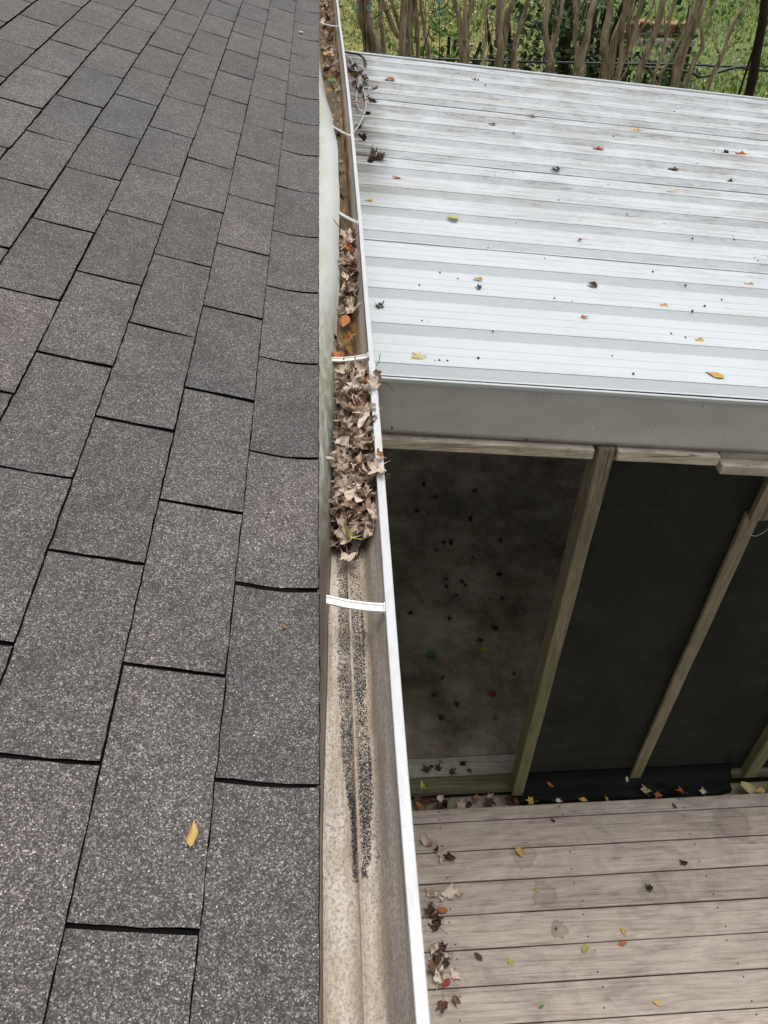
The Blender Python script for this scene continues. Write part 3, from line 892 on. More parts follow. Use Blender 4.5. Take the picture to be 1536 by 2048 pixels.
# twig on the flashing
tube('twig', [(.004, 2.285, .010), (.012, 2.262, .0085), (.022, 2.238, .0035)], .0011, L['dark'], n=5, label='short dark twig lying on the white flashing', category='twig')

# leaves on the shingles
def on_roof(s, y, h=.006): return ROOF @ Vector((y, s, h - .004))
def roof_leaf(s, y, size, kind, curl, mat, label, rz):
    me = get_leaf(kind, curl, 1, mat)
    mt = ROOF @ Matrix.Translation((y, s, .006)) @ Matrix.Rotation(rz, 4, 'Z') @ Matrix.Scale(size, 4)
    link('fallen_leaf', me, None, mt, label=label, category='leaf')
roof_leaf(.152, .436, .018, 'ovate', 2, 'yellow', 'yellow leaf lying alone on the near shingles', -1.5)
roof_leaf(.092, 4.62, .026, 'ovate', 0, 'straw', 'pale yellow leaf on the far shingles by the flashing', 1.2)
roof_leaf(.052, .769, .004, 'round', 0, 'orange', 'tiny orange leaf scrap on the first shingle course', .4)

# ================================================================== PORCH
porch = empty('porch', (1.8, 3.7, -2.75), label='screened wooden porch with white ribbed metal roof', category='porch')
PI_ = Matrix.Translation((-1.8, -3.7, 2.75))
SL = .099
def rz_(x): return -.27 - SL * x
X0, X1 = .096, 4.3
PW = .909
def panel(k):
    y0 = 1.905 + PW * k
    prof = []
    for r in range(4):
        b = r * PW / 4
        prof += [(b + .0, .0), (b + .006, .0008), (b + .031, .0225), (b + .0315, .0248), (b + .034, .0252), (b + .056, .0245), (b + .098, .001), (b + .125, .0), (b + .129, .0022), (b + .136, .0022), (b + .140, 0), (b + .172, 0), (b + .176, .0022), (b + .183, .0022), (b + .187, 0)]
    prof += [(PW, 0), (PW + .040, .0140)] if k < 3 else [(PW, 0), (PW + .02, .0)]
    nx = 36
    vs, fs = [], []
    m = len(prof)
    for i in range(nx + 1):
        x = X0 + (X1 - X0) * i / nx
        for (py, pz) in prof:
            w = .0016 * noise.noise(Vector((x * 2.2, (y0 + py) * 5, k)))
            vs.append((x, y0 + py + .002 * math.sin(x * 1.7 + k), rz_(x) + pz + w - (.0028 if py > PW - .03 and k < 3 else 0) + (.0012 if py < .02 else 0)))
    for i in range(nx):
        for j in range(m - 1):
            a = i * m + j
            fs.append((a, a + m, a + m + 1, a + 1))
    o = link('roof_panel', mesh('roof_panel', vs, fs, M['roofmetal']), porch, PI_)
    md = o.modifiers.new('solid', 'SOLIDIFY'); md.thickness = .0016; md.offset = -1
for k in range(4): panel(k)
def pbox(*a, **k):
    o = box(*a, parent=porch, **k); o.matrix_basis = PI_ @ o.matrix_basis; return o
YF = 1.905 + PW * 4 + .022
pbox('rear_trim', X0, X1, YF, YF + .03, -.27 - .03, -.27 + .010, M['trim'], skew=SL, seg=8)
pbox('front_trim', X0, X1, 1.894, 1.9045, -.27 - .016, -.27 - .001, M['trim'], skew=SL, seg=12, wob=.0006)
# grey metal fascia with small dents
vs, fs = [], []
nx, nz = 70, 9
for j in range(nz + 1):
    for i in range(nx + 1):
        x = X0 + (X1 - X0) * i / nx; t = j / nz
        z = rz_(x) - .0165 - .188 * t
        y = 1.9035 + .0022 * noise.noise(Vector((x * 3.1, t * 2.5, 4))) + .0010 * noise.noise(Vector((x * 9, t * 4, 9)))
        if j == nz: y += .006
        for (dx, dt, dp) in ((.30, .25, .006), (.36, .12, .004), (1.05, .7, .003), (.16, .8, .003)):
            y += dp * math.exp(-((x - dx) / .05) ** 2 - ((t - dt) / .16) ** 2)
        vs.append((x, y, z))
for j in range(nz):
    for i in range(nx):
        a = j * (nx + 1) + i
        fs.append((a, a + nx + 1, a + nx + 2, a + 1))
o = link('fascia_panel', mesh('fascia_panel', vs, fs, M['fascia'], smooth=True), porch, PI_)
md = o.modifiers.new('solid', 'SOLIDIFY'); md.thickness = .0015; md.offset = -1
fas = o
for (x, t) in ((.20, .08), (.195, .42), (.36, .52), (.55, .62), (.575, .96), (.585, .10), (.77, .66), (.16, .86), (.95, .5), (1.1, .08)):
    b = box('nail', x - .0028, x + .0028, 1.8985, 1.9055, rz_(x) - .0165 - .188 * t - .0028, rz_(x) - .0165 - .188 * t + .0028, M['rim'] if t < .7 else M['nail'], fas, bev=.001)
# header behind the fascia and top rail pieces
pbox('header_beam', X0 - .4, X1, 1.955, 1.985, -.27 - .30, -.27 - .02, M['post'], skew=SL)
def rail(x0, x1, ya, yb, zt, zb):
    return pbox('top_rail', x0, x1, ya, yb, zb, zt, M['rail'], skew=SL, seg=6, wob=.0008, bev=.005)
rail(-.40, .792, 1.889, 1.930, -.481, -.519)
rail(.868, 1.205, 1.889, 1.930, -.481, -.519)
rail(1.207, 2.6, 1.868, 1.908, -.497, -.535)
pbox('upper_nailer', 1.21, 2.6, 1.9095, 1.945, -.512, -.478, M['rail'], skew=SL, seg=6, wob=.001)
rail(2.62, 4.2, 1.889, 1.930, -.481, -.519)
# posts
pbox('post', .808, .862, 1.897, 1.985, -2.745, -.562, M['post'], seg=10, wob=.0012, axis=2, bev=.006)
pbox('screen_batten', 1.412, 1.466, 1.944, 1.962, -2.715, -.905, M['post'], seg=10, wob=.001, axis=2, bev=.003)
pbox('screen_batten', 1.416, 1.478, 1.918, 1.942, -.917, -.655, M['post'], seg=4, wob=.001, axis=2, bev=.004)
pbox('post', 2.000, 2.062, 1.925, 2.012, -2.735, -.70, M['post'], seg=10, wob=.0012, axis=2, bev=.006)
pbox('corner_batten', 1.945, 1.992, 1.990, 2.050, -2.735, -.66, M['post'], seg=8, wob=.001, axis=2, bev=.004)
pbox('post', 3.2, 3.29, 1.925, 2.012, -2.745, -.77, M['post'], seg=8, wob=.001, axis=2, bev=.006)
pbox('post', 3.96, 4.05, YF - .15, YF - .06, -2.745, -.70, M['post'], bev=.006)
pbox('post', 1.9, 1.99, YF - .15, YF - .06, -2.745, -.50, M['post'], bev=.006)
# sill
pbox('sill_plate', -.45, .842, 1.932, 2.012, -2.775, -2.722, M['sill'], seg=10, wob=.0012, bev=.008)
pbox('sill_plate', .846, 4.2, 1.945, 2.012, -2.775, -2.722, M['sill'], seg=10, wob=.001, bev=.008)
# black screen sheets
def screen(x0, x1, y, z0, zt, seed, name='screen'):
    nx, nz = 22, 44
    vs, fs = [], []
    for j in range(nz + 1):
        for i in range(nx + 1):
            tx, tz = i / nx, j / nz
            x = x0 + (x1 - x0) * tx
            top = zt - SL * x
            z = z0 + (top - z0) * tz
            bell = math.sin(math.pi * tx) * math.sin(math.pi * min(1, tz * 1.02))
            dy = .026 * bell * noise.noise(Vector((x * 2.6, z * 1.4, seed))) + .012 * noise.noise(Vector((x * 7 + z * 3, z * 2, seed + 5))) * min(1, bell * 3)
            dy += .006 * max(0, 1 - tz * 6) * noise.noise(Vector((x * 5, z * 22, seed)))
            vs.append((x, y + dy, z))
    for j in range(nz):
        for i in range(nx):
            a = j * (nx + 1) + i; fs.append((a, a + 1, a + nx + 2, a + nx + 1))
    o = link(name, mesh(name, vs, fs, M['screen'], smooth=True), porch, PI_)
screen(.870, 1.438, 1.974, -2.72, -.50, 1); screen(1.439, 1.998, 1.974, -2.72, -.50, 2); screen(2.064, 3.2, 1.974, -2.72, -.50, 3); screen(3.29, 4.02, 1.974, -2.72, -.5, 4)
screen(-.40, 4.0, YF - .10, -2.74, -.30, 5)
nx, nz = 30, 20
vs, fs = [], []
for j in range(nz + 1):
    for i in range(nx + 1):
        y = 2.02 + (YF - .16 - 2.02) * i / nx; z = -2.74 + (-.74 + 2.74) * j / nz
        vs.append((4.02 + .01 * noise.noise(Vector((y, z, 2))), y, z))
for j in range(nz):
    for i in range(nx):
        a = j * (nx + 1) + i; fs.append((a, a + 1, a + nx + 2, a + nx + 1))
link('screen', mesh('screen', vs, fs, M['screen'], smooth=True), porch, PI_)
# loose hem of the screen draped over the sill
nx, nq = 60, 9
vs, fs = [], []
for i in range(nx + 1):
    x = .85 + (1.94 - .85) * i / nx
    pr = [(1.963, -2.66), (1.958, -2.70), (1.950, -2.716), (1.935, -2.721), (1.922, -2.735), (1.912, -2.757), (1.900, -2.764), (1.882, -2.772), (1.868, -2.790), (1.862, -2.82)]
    for q, (y, z) in enumerate(pr):
        f = q / nq
        w = noise.noise(Vector((x * 6, q * .5, 1))) * .030 * f + noise.noise(Vector((x * 15, q * 1.4, 7))) * .020 * min(1, f * 1.6)
        fade = max(0, (x - 1.78) / .16)
        vs.append((x, y - w * .5 + .03 * fade * f, z + w + .012 * math.sin(q * 1.9 + x * 3) * f * .5))
for i in range(nx):
    for q in range(nq):
        a = i * (nq + 1) + q; fs.append((a, a + 1, a + nq + 2, a + nq + 1))
link('screen_hem', mesh('screen_hem', vs, fs, M['flap'], smooth=True), porch, PI_, label='loose black hem of the screen draped over the sill')
# loose wire at the batten joint
wire = tube('wire_loop', [(1.455, 1.935, -.90), (1.492, 1.925, -.925), (1.498, 1.925, -.965), (1.472, 1.93, -1.0), (1.455, 1.940, -1.0)], .0016, M['cable_grey'], porch, n=6); wire.matrix_basis = PI_
wire = tube('wire_loop', [(1.42, 1.935, -.84), (1.385, 1.95, -.88), (1.365, 1.95, -.90), (1.372, 1.95, -.915), (1.395, 1.945, -.90)], .0013, M['cable_black'], porch, n=6); wire.matrix_basis = PI_

# porch floor
pf = box('porch_floor', -.47, 4.1, 2.135, 5.55, -2.90, -2.752, M['concrete'], bev=.004, kind='structure')
box('edge_slab', -.47, 4.1, 2.014, 2.131, -2.90, -2.750, M['floorstrip'], pf, bev=.004).matrix_basis = Matrix.Translation(Vector((1.815, 2.0725, -2.825)) - Vector((1.815, 3.8425, -2.826)))
# trench between deck and sill
box('soil_strip', -.45, 4.2, 1.853, 1.944, -2.95, -2.815, M['concrete'], bev=0, kind='structure')

# ================================================================== DECK
deck = empty('deck', (1.8, .5, -2.77), label='weathered grey brown wooden deck in front of the porch', category='deck')
DI = Matrix.Translation((-1.8, -.5, 2.77))
def dbox(*a, **k):
    o = box(*a, parent=deck, **k); o.matrix_basis = DI @ o.matrix_basis; return o
yt = 1.850
edges = [(1.7835, 1.850)] + [(1.7790 - .1429 * (i + 1) + .0050, 1.7790 - .1429 * i) for i in range(17)]
for i, (a, b) in enumerate(edges):
    sp = -.46
    o = dbox('deck_board', -.46, 4.6, a + random.uniform(-.0006, .0006), b + random.uniform(-.0006, .0006), -2.778, -2.750 + random.uniform(-.0008, .0008), M['deck'], seg=14, wob=.0007, bev=.003)
for xj in (-.2, .41, 1.02, 1.63, 2.24, 2.85, 3.46, 4.07):
    dbox('joist', xj - .019, xj + .019, -.72, 1.84, -2.93, -2.781, M['post'], bev=0)
dbox('skirt', -.46, 4.6, 1.836, 1.848, -2.93, -2.782, M['sill'], bev=0)
# nail heads, two at each joist and board
vs, fs = [], []
for (a, b) in edges[:12]:
    for xj in (.43, 1.03, 1.64, 2.25):
        for yy in ((a + b) / 2 - .042, (a + b) / 2 + .042) if b - a > .1 else ((a + b) / 2 - .018, (a + b) / 2 + .02):
            c = (xj + random.uniform(-.012, .012), yy + random.uniform(-.006, .006), -2.7488)
            k = len(vs); vs.append(c)
            for q in range(8): vs.append((c[0] + .0042 * math.cos(q * .785), c[1] + .0042 * math.sin(q * .785), c[2] - .0004))
            fs += [(k, k + 1 + q, k + 1 + (q + 1) % 8) for q in range(8)]
link('nail_heads', mesh('nail_heads', vs, fs, M['nail']), deck, DI, kind='stuff')

# ------------------------------------------------------------------ leaves on deck, sill and porch floor
DZ = -2.746
GD = 'curled leaves drifted on the deck under the gutter'
random.seed(31)
drift = [(.36, 1.69, 2), (.385, 1.672, 2), (.405, 1.64, 2), (.455, 1.605, 2), (.44, 1.625, 1), (.352, 1.455, 1), (.375, 1.44, 2), (.40, 1.425, 2), (.43, 1.436, 1), (.345, 1.40, 2), (.355, 1.375, 1), (.36, 1.345, 2), (.345, 1.325, 2), (.37, 1.31, 1), (.355, 1.232, 2), (.385, 1.222, 2), (.34, 1.215, 1), (.37, 1.20, 2), (.345, 1.185, 2), (.395, 1.19, 2), (.36, 1.165, 1), (.385, 1.150, 2), (.345, 1.14, 1), (.365, 1.12, 2), (.415, 1.118, 1), (.35, 1.095, 2), (.36, 1.01, 1), (.475, 1.44, 1)]
for i, (x, y, c) in enumerate(drift):
    m = random.choice(('tan', 'tan', 'brown', 'dark', 'brown'))
    put_leaf((x, y, DZ + random.uniform(.002, .018)), random.uniform(.036, .064), 'maple', c, m, tilt=.6, label='curled dry leaf drifted on the deck below the gutter rim', category='leaf', group=GD)
one((.47, 1.600, DZ + .012), .045, 'maple', 2, 'brown', 'dark folded maple leaf standing on the second deck board', (.5, .4, .6))
one((.405, 1.025, DZ + .015), .048, 'maple', 2, 'brown', 'large folded red brown leaf near the deck bottom edge', (.4, .5, 3.4))
one((.382, 1.085, DZ + .006), .030, 'ovate', 1, 'red', 'flat rust red leaf on the deck below the leaf drift', (.1, .1, 2.3))
one((.400, 1.375, DZ + .006), .032, 'ovate', 1, 'orange', 'orange brown leaf in the deck drift under the gutter', (.1, .1, 1.4))
one((.794, 1.612, DZ + .004), .032, 'round', 1, 'yellow', 'yellow leaf inside a damp ring on the third deck board', (0, .1, .5))
one((.843, 1.438, DZ + .003), .012, 'round', 1, 'yellow', 'tiny yellow leaf inside a damp patch on the fourth deck board', (0, .1, 2.5))
one((.892, 1.275, DZ + .003), .014, 'maple', 1, 'brown', 'shrivelled brown scrap in the dark deck stain', (0, .1, 2.5))
one((.533, 1.178, DZ + .004), .026, 'ovate', 1, 'dark', 'small dark red brown leaf alone on the deck', (0, .1, .7))
one((.665, 1.157, DZ + .003), .022, 'maple', 0, 'ygreen', 'pale yellow leaf on the lower deck boards', (0, 0, 3.7))
one((.998, 1.186, DZ + .003), .020, 'round', 1, 'ygreen', 'round yellow green leaf with long stem on the deck', (0, 0, 2.7))
one((1.185, 1.245, DZ + .003), .020, 'ovate', 1, 'yellow', 'bright yellow leaf beside the deck board gap', (0, 0, .3))
one((1.167, 1.196, DZ + .003), .024, 'ovate', 1, 'orange', 'orange leaf caught along the deck board gap', (0, 0, 1.6))
one((1.557, 1.520, DZ + .005), .036, 'maple', 2, 'dark', 'dark brown rolled leaf at the right side of the deck', (.2, 0, .9))
one((1.358, 1.415, DZ + .005), .034, 'maple', 2, 'dark', 'dark curled leaf in the round damp stain', (.2, 0, .7))
one((1.247, .963, DZ + .003), .020, 'ovate', 0, 'yellow', 'yellow scrap on the lowest visible deck board', (0, 0, 1.1))
one((.764, .978, DZ + .003), .014, 'ovate', 0, 'green', 'small green leaf on the lowest visible deck board', (0, 0, 1.9))
one((.985, 1.755, DZ + .004), .022, 'maple', 2, 'dark', 'dark bud like leaf in the first deck board gap', (0, .2, .3))
one((1.60, 1.80, DZ + .004), .020, 'ovate', 2, 'dark', 'dark thin leaf on the narrow deck board', (0, .2, .3))
# trench leaves
GT = 'leaves in the trench behind the deck'
for i in range(16):
    x = random.uniform(.34, .62) if i < 10 else random.uniform(.62, .86)
    put_leaf((x, random.uniform(1.865, 1.925), -2.795 + random.uniform(0, .022)), random.uniform(.036, .052), 'maple', random.choice((1, 2)), random.choice(('tan', 'brown', 'dark', 'brown')), tilt=.6,
             label='dry curled leaf in the trench between deck and left sill', category='leaf', group=GT)
one((.345, 1.88, -2.765), .034, 'ovate', 1, 'orange', 'orange leaf in the trench beside the gutter rim', (.1, .2, .8))
one((.365, 1.960, -2.716), .030, 'ovate', 1, 'ygreen', 'upright yellow green leaf on the mossy sill', (.5, .1, .2))
one((.905, 1.872, -2.755), .040, 'maple', 1, 'yellow', 'bright yellow leaf on the black hem beside the post', (.2, .1, 1.5))
one((1.03, 1.868, -2.755), .028, 'maple', 2, 'tan', 'small tan leaf on the black hem between two posts', (.2, .1, 4.5))
one((1.00, 1.932, -2.712), .024, 'ovate', 1, 'orange', 'orange brown leaf on the black hem above the yellow one', (.2, .1, 4.0))
one((1.16, 1.864, -2.752), .026, 'ovate', 1, 'yellow', 'brown yellow leaf at the deck edge before the hem', (.2, .1, 4.5))
one((1.275, 1.868, -2.752), .026, 'maple', 2, 'yellow', 'small ochre leaf at the deck edge below the batten', (.2, .1, 3.0))
one((1.395, 1.940, -2.712), .018, 'ovate', 1, 'straw', 'tiny pale leaf beside the foot of the batten', (.2, .1, 3.0))
one((1.485, 1.885, -2.742), .052, 'maple', 2, 'straw', 'large whitish curled leaf leaning on the black hem', (.7, .2, .4))
one((1.545, 1.872, -2.748), .036, 'maple', 1, 'orange', 'rust brown leaf beside the whitish curled leaf', (.3, .2, 2.4))
one((1.665, 1.880, -2.748), .036, 'maple', 2, 'orange', 'rust orange curled leaf on the black hem right of the whitish one', (.3, .2, 1.4))
one((1.775, 1.870, -2.750), .034, 'maple', 2, 'straw', 'pale grey curled leaf at the right end of the hem', (.7, .1, .3))
one((2.02, 1.878, -2.770), .050, 'round', 1, 'straw', 'broad pale leaf in front of the right post', (.1, .1, .6))
one((2.07, 1.866, -2.755), .034, 'ovate', 1, 'yellow', 'yellow orange leaf at the right deck edge', (.1, .1, 1.7))
one((2.14, 1.884, -2.758), .036, 'round', 1, 'green', 'bright green leaf in the trench at the right', (.1, .1, 1.7))
# porch floor leaves
PZ = -2.746
one((.50, 2.775, PZ), .040, 'round', 0, 'green', 'dark green leaf on the porch floor', (0, .1, 1.6))
one((.805, 2.80, PZ), .036, 'ovate', 1, 'ygreen', 'olive yellow leaf on the porch floor', (0, .1, 1.8))
one((.80, 2.88, PZ), .036, 'maple', 1, 'dark', 'dark leaf just behind the olive one on the porch floor', (0, .1, 2.8))
one((.81, 2.49, PZ), .040, 'maple', 0, 'red', 'deep red star shaped leaf on the porch floor', (0, .1, .3))
one((.80, 2.34, PZ), .034, 'maple', 2, 'brown', 'curled brown leaf nearest the porch post base', (.2, .1, .3))
GP = 'dark leaves scattered on the porch floor'
random.seed(9)
for (x, y) in ((.655, 3.36), (.75, 3.33), (.77, 3.30), (.70, 3.22), (.64, 3.30), (.60, 4.28), (.66, 4.15), (.72, 3.68), (.67, 3.70), (.62, 3.62), (.95, 4.2), (.88, 3.9), (.84, 3.55), (1.0, 3.4), (.98, 3.2), (.55, 2.62), (.60, 2.45), (.50, 2.36), (.48, 2.50), (.63, 3.05), (.95, 2.62), (.90, 2.95), (.40, 3.1), (.52, 4.0), (1.05, 3.7), (.42, 2.08), (.455, 2.06), (.47, 2.10), (.40, 2.055), (.58, 2.085), (.61, 2.05), (.52, 2.045)):
    put_leaf((x, y, PZ + .004), random.uniform(.024, .046), 'maple', random.choice((1, 2, 2)), random.choice(('dark', 'dark', 'dark', 'brown')), tilt=.5, label='dark curled leaf scattered on the shaded porch floor', category='leaf', group=GP)

# ------------------------------------------------------------------ debris on the metal roof
def rp(x, y, h=.005):
    b = ((y - 1.905) % (PW / 4))
    z = rz_(x) + (.024 * b / .032 if b < .032 else .025 if b < .056 else .0245 * (.098 - b) / .042 if b < .098 else 0)
    return (x, y, z + h)
def rl(x, y, size, kind, curl, mat, label, rz=None):
    one(rp(x, y), size, kind, curl, mat, label, (0, math.atan(SL), random.uniform(0, 6.28) if rz is None else rz))
rl(.235, 2.005, .040, 'maple', 1, 'straw', 'pale straw maple leaf on the near corner of the metal roof', 5.2)
rl(1.172, 2.022, .034, 'ovate', 0, 'yellow', 'pointed yellow leaf near the right front of the metal roof', 1.0)
rl(1.181, 2.207, .022, 'ovate', 1, 'yellow', 'yellow leaf one rib behind the pointed yellow leaf', 1.6)
rl(1.139, 2.442, .022, 'ovate', 1, 'yellow', 'narrow orange yellow leaf two ribs behind the roof front', 1.4)
rl(.829, 2.336, .016, 'ovate', 1, 'orange', 'small orange leaf in the middle front of the metal roof', 4.4)
rl(.502, 2.552, .022, 'ovate', 1, 'yellow', 'yellow leaf beside a dark twig on the metal roof', 1.2)
rl(.499, 2.489, .020, 'maple', 1, 'dark', 'dark twiggy scrap on the left of the metal roof', 1.2)
rl(.926, 2.578, .022, 'round', 1, 'brown', 'rounded brown leaf in the middle of the metal roof', 1.2)
rl(1.559, 2.680, .026, 'ovate', 1, 'yellow', 'thin orange leaf at the right frame edge of the roof', 1.3)
rl(.479, 3.055, .028, 'ovate', 0, 'ygreen', 'yellow green leaf on the left middle of the metal roof', 1.5)
rl(.285, 3.469, .024, 'ovate', 0, 'orange', 'orange leaf by the second panel lap near the gutter', 1.5)
rl(.155, 3.188, .018, 'round', 0, 'yellow', 'small mustard leaf next to the gutter rim', 1.5)
rl(1.583, 3.608, .036, 'ovate', 1, 'yellow', 'yellow leaf beside a seed on the third roof panel', 1.0)
rl(1.688, 4.540, .044, 'ovate', 1, 'yellow', 'largest yellow leaf on the far right roof panel', 1.5)
rl(1.37, 4.154, .040, 'ovate', 1, 'orange', 'thin orange brown leaf on the far middle of the roof', 1.6)
rl(1.114, 4.597, .034, 'ovate', 1, 'brown', 'brown leaf resting on the far panel lap', 1.6)
rl(.855, 4.383, .026, 'ovate', 1, 'brown', 'small dark leaf flat on the far roof panel', 1.6)
rl(.893, 5.172, .050, 'maple', 2, 'brown', 'reddish brown crumpled leaf on the farthest roof panel', 1.6)
rl(.357, 5.024, .040, 'ovate', 2, 'orange', 'orange curled leaf near the black cable coil', 1.6)
rl(.975, 2.972, .012, 'round', 1, 'pink', 'tiny pink flower petal on the metal roof', 1.6)
rl(.140, 2.312, .030, 'maple', 1, 'dark', 'black star shaped leaf against the gutter rim', 3.9)
rl(1.05, 3.74, .026, 'ovate', 1, 'brown', 'brown leaf stuck on the middle panel lap', 1.6)
rl(2.10, 4.26, .040, 'maple', 2, 'dark', 'dark twisted leaf on the far right of the metal roof', 1.6)
rl(2.20, 4.30, .044, 'ovate', 1, 'orange', 'orange leaf beside the dark twisted one far right', 1.6)
rl(1.70, 3.95, .034, 'ovate', 1, 'brown', 'brown leaf left of the yellow one on the third roof panel', 1.6)
rl(1.94, 3.80, .030, 'maple', 2, 'dark', 'dark crumpled scrap at the right edge of the third panel', 1.6)
GR = 'dark leaves collected where metal roof meets gutter'
for (x, y) in ((.13, 5.0), (.15, 4.85), (.21, 4.88), (.25, 4.76), (.17, 4.66), (.14, 4.50), (.23, 4.50), (.188, 3.71), (.215, 3.68), (.235, 3.70), (.205, 3.74), (.175, 3.62), (.19, 4.34), (.22, 4.55), (.19, 4.60), (.17, 4.72), (.20, 4.78), (.235, 4.74), (.16, 4.92), (.20, 4.98), (.15, 5.12), (.18, 5.18), (.16, 3.92), (.15, 4.10)):
    put_leaf(rp(x, y, .008), random.uniform(.034, .056), 'maple', 2, random.choice(('dark', 'brown', 'dark')), tilt=.5, label='dark wet leaf collected where the metal roof meets the gutter', category='leaf', group=GR)
rl(.196, 4.48, .036, 'maple', 1, 'red', 'bright red leaf among dark ones beside the gutter', 1.6)
pod = bpy.data.meshes.new('seed')
bm = bmesh.new(); bmesh.ops.create_icosphere(bm, subdivisions=1, radius=1)
for v in bm.verts: v.co *= 1 + .18 * noise.noise(v.co * 2)
bm.to_mesh(pod); bm.free(); pod.materials.append(M['pod'])
random.seed(15)
pods = [(.29, 2.213), (.27, 2.205), (.30, 1.985), (.285, 1.975), (.325, 1.99), (.43, 2.55), (.74, 2.41), (.80, 2.40), (.86, 2.10), (.88, 1.96), (1.4, 2.55), (1.2, 2.74), (.58, 2.82)]
for i in range(62):
    pods.append((random.uniform(.25, 2.3), random.uniform(2.0, 5.4)))
for (x, y) in pods:
    r = random.uniform(.0022, .0046)
    link('seed_pod', pod, None, Matrix.Translation(rp(x, y, r * .7)) @ Matrix.Rotation(random.uniform(0, 6), 4, 'Z') @ Matrix.Scale(r, 4),
         label='small dark round seed lying on the white metal roof', category='seed', group='seeds scattered on the metal roof')
# cables on the roof corner
tube('black_cable', [(.09, 5.47, -.25), (.14, 5.46, -.258), (.195, 5.43, -.262), (.226, 5.32, -.268), (.222, 5.20, -.272), (.190, 5.09, -.272), (.15, 5.07, -.268), (.12, 5.12, -.262), (.11, 5.22, -.262)], .0065, M['cable_black'], label='loop of black cable at the far corner of the metal roof', category='cable')
tube('grey_cable', [(.11, 5.42, -.262), (.138, 5.34, -.262), (.163, 5.05, -.258), (.176, 4.86, -.262), (.192, 4.66, -.266), (.194, 4.45, -.268), (.176, 4.25, -.262), (.140, 4.05, -.258), (.10, 3.92, -.262)], .0045, M['cable_grey'], label='long grey cable lying beside the gutter on the metal roof', category='cable')
tube('grey_cable', [(.174, 4.84, -.255), (.160, 4.70, -.262), (.146, 4.52, -.266), (.150, 4.36, -.264), (.176, 4.22, -.256)], .0035, M['cable_grey'], label='short grey cable loop inside the long grey cable', category='cable')
tube('stem', [(.088, 1.50, .004), (.094, 1.51, .008), (.098, 1.53, .016)], .0008, L['dark'], n=5, label='thin leaf stem standing up from the gutter rim', category='stem')
tube('stem', [(.092, 1.43, .006), (.106, 1.42, .010), (.118, 1.40, .004)], .0008, L['dark'], n=5, label='thin dark stem arching from heap over the fascia', category='stem')

